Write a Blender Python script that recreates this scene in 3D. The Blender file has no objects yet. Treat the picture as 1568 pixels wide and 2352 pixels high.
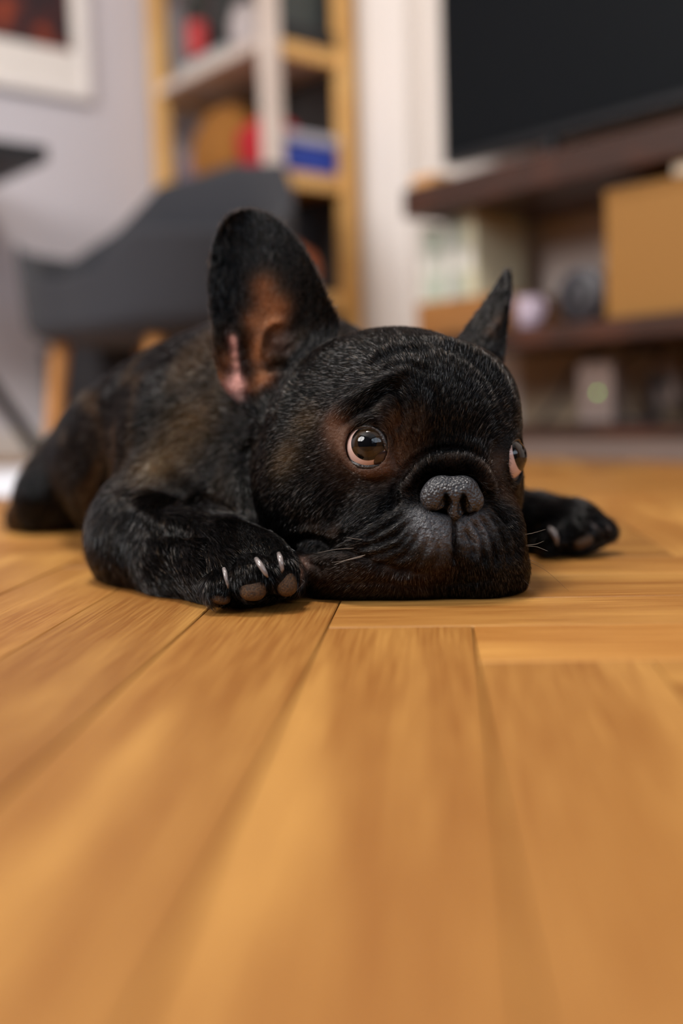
import bpy, bmesh, math, random, time
import numpy as np
import openvdb
from mathutils import Matrix, Vector, noise as mnoise

T0 = time.time()
random.seed(7)
rng = np.random.default_rng(7)
SC = bpy.context.scene
COL = SC.collection

# ------------------------------------------------------------------ camera
F, CX, CY = 2400.0, 784.0, 1176.0          # focal length and centre for a 1568 x 2352 frame
PITCH, ROLL, CAM_Z = 0.1022, 0.033, 0.12
_f = np.array([0, math.cos(PITCH), -math.sin(PITCH)])
_r0 = np.array([1.0, 0, 0])
_u0 = np.array([0, math.sin(PITCH), math.cos(PITCH)])
_r = _r0 * math.cos(ROLL) - _u0 * math.sin(ROLL)
_u = _u0 * math.cos(ROLL) + _r0 * math.sin(ROLL)
CAM = np.array([0, 0, CAM_Z])
AX = np.stack([_r, -_u, _f])               # rows: right, down, forward

def pix(px, py, d):
    """point seen at pixel (px, py) at depth d metres along the optical axis"""
    return CAM + d * (_f + _r * ((px - CX) / F) - _u * ((py - CY) / F))

def proj(P):
    q = (P - CAM) @ AX.T
    return CX + F * q[:, 0] / q[:, 2], CY + F * q[:, 1] / q[:, 2], q[:, 2]

def floor_pt(px, py, z=0.0):
    d = pix(px, py, 1.0) - CAM
    return CAM + d * ((z - CAM_Z) / d[2])

cd = bpy.data.cameras.new('camera')
cam = bpy.data.objects.new('camera', cd)
COL.objects.link(cam)
M = Matrix.Identity(4)
for i in range(3):
    M[i][0], M[i][1], M[i][2], M[i][3] = _r[i], _u[i], -_f[i], CAM[i]
cam.matrix_world = M
cd.sensor_fit = 'VERTICAL'
cd.sensor_height = 36.0
cd.sensor_width = 24.0
cd.lens = 36.0 * F / 2352.0
cd.clip_start = 0.01
cd.dof.use_dof = True
cd.dof.focus_distance = 0.622
cd.dof.aperture_fstop = 2.0
SC.camera = cam

# ------------------------------------------------------------------ world, lights, exposure
PHI = math.radians(40.0)                    # the room is turned by this much about the camera
RA = np.array([math.cos(PHI), math.sin(PHI), 0.0])
RB = np.array([-math.sin(PHI), math.cos(PHI), 0.0])
BACK_A, LEFT_B, FRONT_A, RIGHT_B, CEIL = 1.98, 2.83, -1.7, -2.0, 2.6

def room(a, b, z):
    p = RA * a + RB * b
    return Vector((p[0], p[1], z))

w = bpy.data.worlds.new('world')
SC.world = w
w.use_nodes = True
bg = w.node_tree.nodes['Background']
bg.inputs[0].default_value = (0.62, 0.75, 1.0, 1)
bg.inputs[1].default_value = 0.6

def area_light(name, loc, direction, sx, sy, power, color):
    l = bpy.data.lights.new(name, 'AREA')
    l.shape = 'RECTANGLE'
    l.size, l.size_y, l.energy, l.color = sx, sy, power, color
    o = bpy.data.objects.new(name, l)
    COL.objects.link(o)
    o.location = loc
    o.rotation_euler = Vector(direction).to_track_quat('-Z', 'Z').to_euler()
    return o

WIN = (0.15, 1.75, 0.95, 2.35)               # window opening in the wall behind the camera: b0, b1, z0, z1
wl = area_light('window_daylight', room(FRONT_A - 0.02, (WIN[0] + WIN[1]) / 2, (WIN[2] + WIN[3]) / 2),
                tuple(RA), WIN[1] - WIN[0], WIN[3] - WIN[2], 100.0, (1.0, 0.97, 0.94))
WIN2 = (-1.35, 1.45, 0.80, 2.35)              # window in the wall right of the camera: a0, a1, z0, z1
wl2 = area_light('second_window_daylight', room((WIN2[0] + WIN2[1]) / 2, RIGHT_B - 0.02, (WIN2[2] + WIN2[3]) / 2),
                 tuple(RB), WIN2[1] - WIN2[0], WIN2[3] - WIN2[2], 34.0, (0.74, 0.87, 1.0))
lamp_light = area_light('ceiling_lamp_light', (-0.38, 0.62, 2.5), (0.03, 0, -1), 0.5, 0.5, 58.0, (1.0, 0.94, 0.87))

SC.view_settings.view_transform = 'Standard'
SC.view_settings.look = 'None'
SC.view_settings.gamma = 1.0
SC.view_settings.use_curve_mapping = False
SC.view_settings.exposure = 0.0
SC.cycles.use_denoising = True
SC.cycles.max_bounces = 8
SC.cycles.diffuse_bounces = 4
SC.cycles.glossy_bounces = 4
SC.cycles.transmission_bounces = 6
SC.cycles.caustics_reflective = False
SC.cycles.caustics_refractive = False
SC.cycles.sample_clamp_indirect = 4.0
SC.cycles_curves.shape = 'RIBBONS'

# ------------------------------------------------------------------ helpers
def link(o, parent=None):
    COL.objects.link(o)
    if parent is not None:
        o.parent = parent
        o.matrix_parent_inverse = parent.matrix_basis.inverted()
    return o

def thing(name, label, cat, loc=(0, 0, 0), rz=0.0, group=None):
    o = bpy.data.objects.new(name, None)
    o.location = loc
    o.rotation_euler = (0, 0, rz)
    o.empty_display_size = 0.05
    o['label'] = label
    o['category'] = cat
    if group:
        o['group'] = group
    return link(o)

def tag(o, label, cat, group=None):
    o['label'] = label
    o['category'] = cat
    if group:
        o['group'] = group
    return o

def struct(o):
    o['kind'] = 'structure'
    return o

def mesh_obj(name, verts, faces, mat, parent=None, smooth=False):
    me = bpy.data.meshes.new(name)
    me.from_pydata([tuple(v) for v in verts], [], [tuple(f) for f in faces])
    me.update()
    if mat:
        me.materials.append(mat)
    if smooth:
        me.polygons.foreach_set('use_smooth', [True] * len(me.polygons))
    return link(bpy.data.objects.new(name, me), parent)

def bm_obj(name, bm, mat, parent=None, smooth=False):
    me = bpy.data.meshes.new(name)
    bm.normal_update()
    bm.to_mesh(me)
    bm.free()
    if mat:
        me.materials.append(mat)
    if smooth:
        me.polygons.foreach_set('use_smooth', [True] * len(me.polygons))
    return link(bpy.data.objects.new(name, me), parent)

def add_box(bm, lo, hi, bevel=0.0, seg=2, mat=None):
    """axis-aligned box in the given frame (mat maps it to world)"""
    lo, hi = Vector(lo), Vector(hi)
    r = bmesh.ops.create_cube(bm, size=1.0)
    vs = r['verts']
    for v in vs:
        v.co = Vector(((lo[i] + hi[i]) / 2 + v.co[i] * (hi[i] - lo[i])) for i in range(3))
    geom = vs
    if bevel > 0:
        es = list({e for v in vs for e in v.link_edges})
        rb = bmesh.ops.bevel(bm, geom=es, offset=bevel, segments=seg, profile=0.6, affect='EDGES')
        geom = list({v for f in rb['faces'] for v in f.verts} | {v for v in vs if v.is_valid})
        geom = [v for v in geom if v.is_valid]
    if mat is not None:
        bmesh.ops.transform(bm, matrix=mat, verts=geom)
    return geom

ROOM_M = Matrix.Rotation(PHI, 4, 'Z')

def room_box(name, lo, hi, mat, parent=None, bevel=0.0):
    """box given in room coordinates (a, b, z)"""
    bm = bmesh.new()
    add_box(bm, lo, hi, bevel, 2, ROOM_M)
    return bm_obj(name, bm, mat, parent)

def room_hit(px, py, a):
    """(b, z) where the ray through the pixel meets the plane at room coordinate a"""
    d = pix(px, py, 1.0) - CAM
    t = a / (d @ RA)
    p = CAM + d * t
    return p @ RB, p[2]

def tube_bm(bm, pts, rads, seg=10, cap=True):
    pts = [Vector(p) for p in pts]
    n = len(pts)
    if not hasattr(rads, '__len__'):
        rads = [rads] * n
    ref = Vector((0, 0, 1))
    rings = []
    for i, p in enumerate(pts):
        t = (pts[min(i + 1, n - 1)] - pts[max(i - 1, 0)]).normalized()
        if abs(t.dot(ref)) > 0.95:
            ref = Vector((1, 0, 0))
        x = t.cross(ref).normalized()
        y = x.cross(t)
        ref = y
        rings.append([bm.verts.new(p + (x * math.cos(a) + y * math.sin(a)) * rads[i])
                      for a in [2 * math.pi * k / seg for k in range(seg)]])
    for i in range(n - 1):
        for k in range(seg):
            bm.faces.new((rings[i][k], rings[i][(k + 1) % seg], rings[i + 1][(k + 1) % seg], rings[i + 1][k]))
    if cap:
        bm.faces.new(rings[0][::-1])
        bm.faces.new(rings[-1])
    return rings

def lathe_bm(bm, profile, seg=32, origin=(0, 0, 0), mat=None):
    """profile: list of (radius, z); closed at the axis where radius is 0"""
    o = Vector(origin)
    rings = []
    for r, z in profile:
        if r <= 1e-6:
            p = Vector((0, 0, z))
            rings.append([bm.verts.new((mat @ p if mat else p) + o)])
        else:
            row = []
            for k in range(seg):
                p = Vector((r * math.cos(2 * math.pi * k / seg), r * math.sin(2 * math.pi * k / seg), z))
                row.append(bm.verts.new((mat @ p if mat else p) + o))
            rings.append(row)
    for A, B in zip(rings[:-1], rings[1:]):
        for k in range(seg):
            k2 = (k + 1) % seg
            if len(A) == 1 and len(B) == 1:
                continue
            if len(A) == 1:
                bm.faces.new((A[0], B[k2], B[k]))
            elif len(B) == 1:
                bm.faces.new((A[k], A[k2], B[0]))
            else:
                bm.faces.new((A[k], A[k2], B[k2], B[k]))

# ------------------------------------------------------------------ materials
def new_mat(name):
    m = bpy.data.materials.new(name)
    m.use_nodes = True
    nt = m.node_tree
    return m, nt, nt.nodes['Principled BSDF']

def lin(c):
    return tuple(((x / 255.0) / 12.92 if x <= 10.3 else (((x / 255.0) + 0.055) / 1.055) ** 2.4) for x in c)

def plain(name, rgb, rough=0.6, bump=0.0, scale=60.0, var=0.12, coat=0.0, metallic=0.0, sheen=0.0):
    """procedural surface: base colour with a noise variation and a fine noise relief"""
    m, nt, b = new_mat(name)
    c = lin(rgb)
    tc = nt.nodes.new('ShaderNodeTexCoord')
    nz = nt.nodes.new('ShaderNodeTexNoise')
    nz.inputs['Scale'].default_value = scale
    nz.inputs['Detail'].default_value = 4
    nt.links.new(tc.outputs['Object'], nz.inputs['Vector'])
    mx = nt.nodes.new('ShaderNodeMix')
    mx.data_type = 'RGBA'
    mx.inputs['A'].default_value = (*[x * (1 - var) for x in c], 1)
    mx.inputs['B'].default_value = (*[min(1, x * (1 + var)) for x in c], 1)
    nt.links.new(nz.outputs['Fac'], mx.inputs['Factor'])
    nt.links.new(mx.outputs['Result'], b.inputs['Base Color'])
    b.inputs['Roughness'].default_value = rough
    b.inputs['Metallic'].default_value = metallic
    b.inputs['Coat Weight'].default_value = coat
    b.inputs['Sheen Weight'].default_value = sheen
    if bump:
        bp = nt.nodes.new('ShaderNodeBump')
        bp.inputs['Strength'].default_value = bump
        bp.inputs['Distance'].default_value = 0.002
        nt.links.new(nz.outputs['Fac'], bp.inputs['Height'])
        nt.links.new(bp.outputs['Normal'], b.inputs['Normal'])
    return m

def wood(name, light, dark, rough=0.4, scale=(14.0, 1.2, 14.0), ring=0.5, per_object=0.0, coat=0.0, bump=0.15, space='Object', spec=0.5):
    """wood with its grain running along local y"""
    m, nt, b = new_mat(name)
    N, L = nt.nodes, nt.links
    tc = N.new('ShaderNodeTexCoord')
    oi = N.new('ShaderNodeObjectInfo')
    off = N.new('ShaderNodeVectorMath'); off.operation = 'SCALE'
    cmb = N.new('ShaderNodeCombineXYZ')
    m1 = N.new('ShaderNodeMath'); m1.operation = 'MULTIPLY'; m1.inputs[1].default_value = 37.0
    m2 = N.new('ShaderNodeMath'); m2.operation = 'MULTIPLY'; m2.inputs[1].default_value = 91.0
    L.new(oi.outputs['Random'], m1.inputs[0]); L.new(oi.outputs['Random'], m2.inputs[0])
    L.new(m1.outputs[0], cmb.inputs[0]); L.new(m2.outputs[0], cmb.inputs[1])
    add = N.new('ShaderNodeVectorMath'); add.operation = 'ADD'
    L.new(tc.outputs[space], add.inputs[0])
    if per_object:
        L.new(cmb.outputs[0], add.inputs[1])
    mp = N.new('ShaderNodeMapping'); mp.inputs['Scale'].default_value = scale
    L.new(add.outputs[0], mp.inputs['Vector'])
    # broad figure: distorted bands
    n1 = N.new('ShaderNodeTexNoise'); n1.inputs['Scale'].default_value = 0.9; n1.inputs['Detail'].default_value = 3
    L.new(mp.outputs[0], n1.inputs['Vector'])
    wv = N.new('ShaderNodeMath'); wv.operation = 'MULTIPLY'; wv.inputs[1].default_value = 16.0
    L.new(n1.outputs['Fac'], wv.inputs[0])
    sn = N.new('ShaderNodeMath'); sn.operation = 'SINE'
    L.new(wv.outputs[0], sn.inputs[0])
    s2 = N.new('ShaderNodeMath'); s2.operation = 'MULTIPLY_ADD'; s2.inputs[1].default_value = 0.5; s2.inputs[2].default_value = 0.5
    L.new(sn.outputs[0], s2.inputs[0])
    # fine pores and streaks
    mp2 = N.new('ShaderNodeMapping'); mp2.inputs['Scale'].default_value = (scale[0] * 30, scale[1] * 9, scale[2] * 30)
    L.new(add.outputs[0], mp2.inputs['Vector'])
    n2 = N.new('ShaderNodeTexNoise'); n2.inputs['Scale'].default_value = 1.0; n2.inputs['Detail'].default_value = 5; n2.inputs['Roughness'].default_value = 0.65
    L.new(mp2.outputs[0], n2.inputs['Vector'])
    n3 = N.new('ShaderNodeTexNoise'); n3.inputs['Scale'].default_value = 2.2; n3.inputs['Detail'].default_value = 2
    L.new(add.outputs[0], n3.inputs['Vector'])
    a1 = N.new('ShaderNodeMath'); a1.operation = 'MULTIPLY'; a1.inputs[1].default_value = ring
    L.new(s2.outputs[0], a1.inputs[0])
    a2 = N.new('ShaderNodeMath'); a2.operation = 'MULTIPLY_ADD'; a2.inputs[1].default_value = 1.7; a2.inputs[2].default_value = -0.62
    L.new(n2.outputs['Fac'], a2.inputs[0])
    a3 = N.new('ShaderNodeMath'); a3.operation = 'ADD'
    L.new(a1.outputs[0], a3.inputs[0]); L.new(a2.outputs[0], a3.inputs[1])
    a4 = N.new('ShaderNodeMath'); a4.operation = 'MULTIPLY_ADD'; a4.inputs[1].default_value = 0.5
    L.new(n3.outputs['Fac'], a4.inputs[0]); L.new(a3.outputs[0], a4.inputs[2])
    a5 = N.new('ShaderNodeMath'); a5.operation = 'ADD'; a5.inputs[1].default_value = -0.25
    L.new(a4.outputs[0], a5.inputs[0])
    cr = N.new('ShaderNodeMix'); cr.data_type = 'RGBA'; cr.clamp_factor = True
    cr.inputs['A'].default_value = (*lin(light), 1); cr.inputs['B'].default_value = (*lin(dark), 1)
    L.new(a5.outputs[0], cr.inputs['Factor'])
    out = cr.outputs['Result']
    if per_object:
        hsv = N.new('ShaderNodeHueSaturation')
        mm_ = N.new('ShaderNodeMix'); mm_.data_type = 'RGBA'; mm_.blend_type = 'MULTIPLY'; mm_.inputs['Factor'].default_value = 1.0
        L.new(out, mm_.inputs['A']); L.new(oi.outputs['Color'], mm_.inputs['B'])   # each plank's own tone
        N.remove(hsv)
        out = mm_.outputs['Result']
    L.new(out, b.inputs['Base Color'])
    b.inputs['Roughness'].default_value = rough
    b.inputs['Coat Weight'].default_value = coat
    b.inputs['Coat Roughness'].default_value = 0.25
    b.inputs['Specular IOR Level'].default_value = spec
    bp = N.new('ShaderNodeBump'); bp.inputs['Strength'].default_value = bump; bp.inputs['Distance'].default_value = 0.0006
    L.new(n2.outputs['Fac'], bp.inputs['Height'])
    L.new(bp.outputs['Normal'], b.inputs['Normal'])
    return m

MAT = {
    'oak': wood('oak_parquet', (186, 138, 72), (134, 85, 34), rough=0.42, scale=(16.0, 1.5, 16.0), ring=0.62, per_object=0.20, bump=0.25, spec=0.4),
    'oak_base': plain('parquet_bed', (60, 38, 20), 0.9),
    'wall': plain('grey_paint', (205, 200, 206), 0.9, 0.08, 220.0, 0.02),
    'white_wall': plain('white_paint', (222, 214, 208), 0.9, 0.0, 3.0, 0.02),
    'ceiling': plain('ceiling_paint', (235, 232, 228), 0.9),
    'pine': wood('pine_shelf', (232, 188, 120), (205, 150, 80), 0.5, (10, 1.0, 10), 0.4),
    'pine_pale': wood('pale_shelf_edge', (222, 208, 198), (198, 180, 168), 0.5, (10, 1.0, 10), 0.4),
    'walnut': wood('dark_board', (80, 43, 25), (45, 27, 19), 0.4, (10, 1.0, 10), 0.6),
    'dark_panel': wood('brown_panel', (190, 168, 140), (168, 146, 122), 0.6, (8, 1.0, 8), 0.4),
    'leg_wood': wood('beech_leg', (222, 160, 90), (188, 122, 60), 0.45, (30, 30, 3), 0.4),
    'black': plain('black_lacquer', (24, 26, 30), 0.45),
    'screen': plain('dark_screen_glass', (9, 13, 17), 0.5, var=0.05),
    'charcoal': plain('charcoal_felt', (47, 48, 54), 0.95, 0.4, 300.0, 0.15, sheen=0.1),
    'dim_wall': plain('slate_blue_paint', (62, 66, 76), 0.9, 0.08, 220.0, 0.02),
    'bright_trim': plain('white_gloss_trim', (240, 233, 228), 0.6, 0.0, 3.0, 0.01),
}
# ------------------------------------------------------------------ room shell
def room_wall(name, lo, hi, mat):
    return struct(room_box(name, lo, hi, mat))

floor = struct(room_box('floor', (FRONT_A, RIGHT_B, -0.06), (BACK_A, LEFT_B, -0.014), MAT['oak_base']))
room_wall('wall_left', (FRONT_A, LEFT_B, -0.06), (BACK_A + 0.1, LEFT_B + 0.1, CEIL), MAT['wall'])
room_wall('wall_back', (BACK_A, RIGHT_B, -0.06), (BACK_A + 0.1, LEFT_B, CEIL), MAT['white_wall'])
room_wall('ceiling', (FRONT_A - 0.1, RIGHT_B - 0.1, CEIL), (BACK_A + 0.1, LEFT_B + 0.1, CEIL + 0.1), MAT['ceiling'])
bm = bmesh.new()
for lo, hi in (((FRONT_A - 0.1, RIGHT_B - 0.1, -0.06), (FRONT_A, LEFT_B + 0.1, WIN[2])),
               ((FRONT_A - 0.1, RIGHT_B - 0.1, WIN[3]), (FRONT_A, LEFT_B + 0.1, CEIL)),
               ((FRONT_A - 0.1, RIGHT_B - 0.1, WIN[2]), (FRONT_A, WIN[0], WIN[3])),
               ((FRONT_A - 0.1, WIN[1], WIN[2]), (FRONT_A, LEFT_B + 0.1, WIN[3]))):
    add_box(bm, lo, hi, 0, 2, ROOM_M)
struct(bm_obj('wall_front', bm, MAT['dim_wall']))
bm = bmesh.new()
nm = 2
for k in range(nm + 1):
    b = WIN[0] + (WIN[1] - WIN[0]) * k / nm
    add_box(bm, (FRONT_A, b - 0.035, WIN[2]), (FRONT_A + 0.05, b + 0.035, WIN[3]), 0.004, 1, ROOM_M)
for z in (WIN[2], WIN[3]):
    add_box(bm, (FRONT_A, WIN[0], z - 0.035), (FRONT_A + 0.05, WIN[1], z + 0.035), 0.004, 1, ROOM_M)
win = struct(bm_obj('window_1', bm, MAT['dim_wall']))
bm = bmesh.new()
for lo, hi in (((FRONT_A, RIGHT_B - 0.1, -0.06), (BACK_A + 0.1, RIGHT_B, WIN2[2])), ((FRONT_A, RIGHT_B - 0.1, WIN2[3]), (BACK_A + 0.1, RIGHT_B, CEIL)),
               ((FRONT_A, RIGHT_B - 0.1, WIN2[2]), (WIN2[0], RIGHT_B, WIN2[3])), ((WIN2[1], RIGHT_B - 0.1, WIN2[2]), (BACK_A + 0.1, RIGHT_B, WIN2[3]))):
    add_box(bm, lo, hi, 0, 2, ROOM_M)
struct(bm_obj('wall_right', bm, MAT['dim_wall']))
bm = bmesh.new()
for k in range(4):
    a_ = WIN2[0] + (WIN2[1] - WIN2[0]) * k / 3
    add_box(bm, (a_ - 0.03, RIGHT_B, WIN2[2]), (a_ + 0.03, RIGHT_B + 0.05, WIN2[3]), 0.004, 1, ROOM_M)
for z in (WIN2[2], WIN2[3]):
    add_box(bm, (WIN2[0], RIGHT_B, z - 0.03), (WIN2[1], RIGHT_B + 0.05, z + 0.03), 0.004, 1, ROOM_M)
struct(bm_obj('window_2', bm, MAT['dim_wall']))
struct(room_box('trim_1', (BACK_A - 0.05, 1.99, 0.0), (BACK_A, 2.14, CEIL), MAT['bright_trim'], None, 0.004))
struct(room_box('baseboard_left', (FRONT_A, LEFT_B - 0.015, 0.0), (1.6, LEFT_B, 0.08), MAT['white_wall'], None, 0.003))
struct(room_box('baseboard_back', (BACK_A - 0.015, RIGHT_B, 0.0), (BACK_A, 1.95, 0.08), MAT['white_wall'], None, 0.003))

# ------------------------------------------------------------------ herringbone parquet
PW, PL, PTH = 0.0785, 0.471, 0.014
pa = math.radians(-5.4)                      # planks run 5.4 degrees right of the view direction
anchor = floor_pt(751, 1441)                 # the far left corner of the plank that ends at 751..1091, 1441
ux = Vector((math.cos(pa), math.sin(pa), 0)); uy = Vector((-math.sin(pa), math.cos(pa), 0))
def plank_mesh(name, w, l, h):
    bm = bmesh.new()
    g = 0.0004
    r = add_box(bm, (g, g, -h), (w - g, l - g, 0.0))
    top = [e for e in bm.edges if all(abs(v.co.z) < 1e-6 for v in e.verts)]
    bmesh.ops.bevel(bm, geom=top, offset=0.0006, segments=1, affect='EDGES')
    me = bpy.data.meshes.new(name)
    bm.to_mesh(me); bm.free()
    me.materials.append(MAT['oak'])
    return me
plank_me = plank_mesh('plank', PW, PL, PTH)
cands = []
for i in range(-40, 41):
    for j in range(-8, 9):
        sx, sy = i * PW + j * PL, -i * PW + j * PL
        for kind in (0, 1):
            if kind == 0:
                o = Vector((sx, sy - PL, 0)); c = o + Vector((PW / 2, PL / 2, 0))
            else:
                o = Vector((sx + PL, sy, 0)); c = Vector((sx + PL / 2, sy + PW / 2, 0))
            wp = Vector(anchor) + ux * c.x + uy * c.y
            a_, b_ = wp.x * RA[0] + wp.y * RA[1], wp.x * RB[0] + wp.y * RB[1]
            if not (FRONT_A + 0.27 < a_ < BACK_A - 0.05 and RIGHT_B + 0.27 < b_ < LEFT_B - 0.05):
                continue
            if a_ > BACK_A - 0.24 or b_ > LEFT_B - 0.24:
                # clip near the walls: keep only planks whose far ends stay inside
                e = [Vector(anchor) + ux * q[0] + uy * q[1] for q in (
                    [(o.x, o.y), (o.x + PW, o.y + PL)] if kind == 0 else [(o.x - PL, o.y), (o.x, o.y + PW)])]
                if any(p.x * RA[0] + p.y * RA[1] > BACK_A + 0.09 or p.x * RB[0] + p.y * RB[1] > LEFT_B + 0.09 for p in e):
                    continue
            wo = Vector(anchor) + ux * o.x + uy * o.y
            q = np.array([[wp.x, wp.y, 0.0]])
            P_ = proj(q)
            dist = math.hypot(wp.x, wp.y)
            vis = P_[2][0] > -0.1 and abs(math.atan2(wp.x, wp.y + 0.35)) < 0.48
            tone = 0.80 + 0.40 * ((i * 7919 + j * 104729 + kind * 1299709) % 97) / 97.0
            tone = {(0, 0, 0): 0.98, (1, 0, 1): 1.24, (0, 0, 1): 1.04, (1, 0, 0): 1.0, (-1, 0, 0): 0.94, (-2, 0, 0): 0.86, (-3, 0, 0): 1.0}.get((i, j, kind), tone)
            cands.append((not vis, dist, wo, kind, tone))
cands.sort(key=lambda t: (t[0], t[1]))
rest = bmesh.new()
for n, (nv, dist, wo, kind, tone) in enumerate(cands):
    rz = pa + (math.pi / 2 if kind else 0.0)
    if n < 290 and not nv:
        o = bpy.data.objects.new('plank', plank_me)
        link(o, floor)
        o.color = (tone, tone * 0.985 if tone < 1 else tone, tone * 0.96 if tone < 1 else tone * 1.02, 1)
        dz = random.uniform(-0.0003, 0.0001)
        o.matrix_basis = Matrix.Translation((wo.x, wo.y, dz)) @ Matrix.Rotation(rz, 4, 'Z')
    else:
        Mx = Matrix.Translation((wo.x, wo.y, -0.0002)) @ Matrix.Rotation(rz, 4, 'Z')
        add_box(rest, (0.0003, 0.0003, -PTH), (PW - 0.0003, PL - 0.0003, 0.0), 0, 1, Mx)
ro = bm_obj('plank_field', rest, MAT['oak'], floor)
ro['kind'] = 'stuff'
# ------------------------------------------------------------------ the dog: one signed-distance field, one mesh
class Field:
    def __init__(self, lo, hi, vs):
        self.lo, self.vs = np.array(lo, float), vs
        self.n = np.ceil((np.array(hi) - self.lo) / vs).astype(int) + 1
        self.a = np.full(self.n, 1.0, np.float32)

    def box(self, c, rad):
        i0 = np.clip(np.floor((c - rad - self.lo) / self.vs).astype(int), 0, self.n)
        i1 = np.clip(np.ceil((c + rad - self.lo) / self.vs).astype(int) + 1, 0, self.n)
        return tuple(slice(a, b) for a, b in zip(i0, i1)), [
            (self.lo[k] + self.vs * np.arange(i0[k], i1[k])).astype(np.float32) for k in range(3)]

    def grids(self, c, rad):
        s, g = self.box(c, rad)
        X = g[0][:, None, None] - np.float32(c[0])
        Y = g[1][None, :, None] - np.float32(c[1])
        Z = g[2][None, None, :] - np.float32(c[2])
        return s, X, Y, Z

    def union(self, s, d, k):
        A = self.a[s]
        if k <= 0:
            np.minimum(A, d, out=A)
        else:
            h = np.clip(0.5 + 0.5 * (A - d) / k, 0, 1)
            A[...] = A * (1 - h) + d * h - k * h * (1 - h)

    def cut(self, s, d, k):
        A = self.a[s]
        e = -d
        h = np.clip(0.5 + 0.5 * (e - A) / k, 0, 1)
        A[...] = A * (1 - h) + e * h + k * h * (1 - h)

    def ell_d(self, c, r, axes, pad):
        s, X, Y, Z = self.grids(c, max(r) + pad)
        q = [(X * np.float32(a[0]) + Y * np.float32(a[1]) + Z * np.float32(a[2])) for a in axes]
        k0 = np.sqrt(sum((q[i] / np.float32(r[i])) ** 2 for i in range(3))) + 1e-6
        k1 = np.sqrt(sum((q[i] / np.float32(r[i] ** 2)) ** 2 for i in range(3))) + 1e-6
        return s, (k0 * (k0 - 1) / k1).astype(np.float32)

    def cap_d(self, a, b, r1, r2, pad):
        c = (a + b) / 2
        s, X, Y, Z = self.grids(c, np.linalg.norm(b - a) / 2 + max(r1, r2) + pad)
        pa = c - a
        ba = b - a
        L2 = float(ba @ ba) + 1e-12
        PX, PY, PZ = X + np.float32(pa[0]), Y + np.float32(pa[1]), Z + np.float32(pa[2])
        h = np.clip((PX * np.float32(ba[0]) + PY * np.float32(ba[1]) + PZ * np.float32(ba[2])) / np.float32(L2), 0, 1)
        d = np.sqrt((PX - h * np.float32(ba[0])) ** 2 + (PY - h * np.float32(ba[1])) ** 2 + (PZ - h * np.float32(ba[2])) ** 2)
        return s, (d - (r1 + (r2 - r1) * h)).astype(np.float32)

    def mesh(self, band=3.0):
        m = np.float32(band * self.vs)
        g = openvdb.FloatGrid(float(m))
        g.copyFromArray(np.clip(self.a, -m, m), (0, 0, 0), 0.0)
        v, q = g.convertToQuads(0.0)
        v = v.astype(np.float64)
        q = q.astype(np.int64)
        n = np.cross(v[q[:, 2]] - v[q[:, 0]], v[q[:, 3]] - v[q[:, 1]])
        if (n * v[q].mean(1)).sum() < 0:          # signed volume: make the normals point outwards
            q = q[:, ::-1]
        return v * self.vs + self.lo, q

def rot_axes(yaw=0.0, roll=0.0, pitch=0.0, base=None):
    """camera axes (right, down, forward) turned: yaw about down, roll about forward, pitch about right (degrees)"""
    A = (AX if base is None else base).copy()
    for ang, i, j in ((yaw, 0, 2), (roll, 0, 1), (pitch, 1, 2)):
        t = math.radians(ang)
        ai, aj = A[i].copy(), A[j].copy()
        A[i] = ai * math.cos(t) + aj * math.sin(t)
        A[j] = -ai * math.sin(t) + aj * math.cos(t)
    return A

VS = 0.00125
body = Field((-0.40, 0.54, -0.004), (0.245, 1.30, 0.262), VS)

def E(px, py, d, r, k=0.02, yaw=0, roll=0, pitch=0, F_=None, cut=False):
    f_ = F_ or body
    r = [x / 1000.0 for x in r]
    s, dd = f_.ell_d(pix(px, py, d), r, rot_axes(yaw, roll, pitch), k * 1.3 + 0.006)
    (f_.cut if cut else f_.union)(s, dd, k)

def C(pts, k=0.015, F_=None, cut=False):
    f_ = F_ or body
    P = [(pix(p[0], p[1], p[2]), p[3] / 1000.0) for p in pts]
    for (a, r1), (b, r2) in zip(P[:-1], P[1:]):
        s, dd = f_.cap_d(a, b, r1, r2, k * 1.3 + 0.006)
        (f_.cut if cut else f_.union)(s, dd, k)

# trunk, from the rump forward
E(268, 1072, 1.12, (84, 54, 100), 0.0)
E(360, 1030, 1.00, (98, 74, 110), 0.05, roll=-12)
E(500, 1000, 0.90, (104, 84, 100), 0.05)
E(660, 960, 0.84, (95, 82, 80), 0.05)
E(300, 1115, 0.965, (52, 52, 80), 0.03)          # flank
E(128, 1135, 1.08, (38, 37, 55), 0.02)           # hind thigh
C([(90, 1180, 1.07, 22), (60, 1190, 1.10, 20)], 0.02)
C([(660, 1000, 0.80, 80), (860, 1020, 0.75, 70)], 0.04)   # neck
E(700, 1180, 0.75, (70, 50, 55), 0.03)           # chest below the neck
# right foreleg (left in the picture)
E(455, 1085, 0.815, (62, 78, 70), 0.03, roll=-15)
E(330, 1225, 0.758, (35, 40, 42), 0.03)
E(395, 1240, 0.738, (36, 36, 38), 0.04)
C([(330, 1245, 0.762, 34), (440, 1285, 0.70, 31), (530, 1300, 0.66, 25), (575, 1305, 0.645, 22)], 0.02)
E(578, 1312, 0.640, (28, 20, 24), 0.012)
# far foreleg
C([(820, 1060, 0.86, 56), (920, 1110, 0.885, 46), (1060, 1180, 0.90, 34), (1150, 1195, 0.86, 26), (1230, 1205, 0.825, 21), (1300, 1212, 0.805, 20)], 0.015)
E(1310, 1216, 0.800, (27, 19, 24), 0.012)

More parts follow.
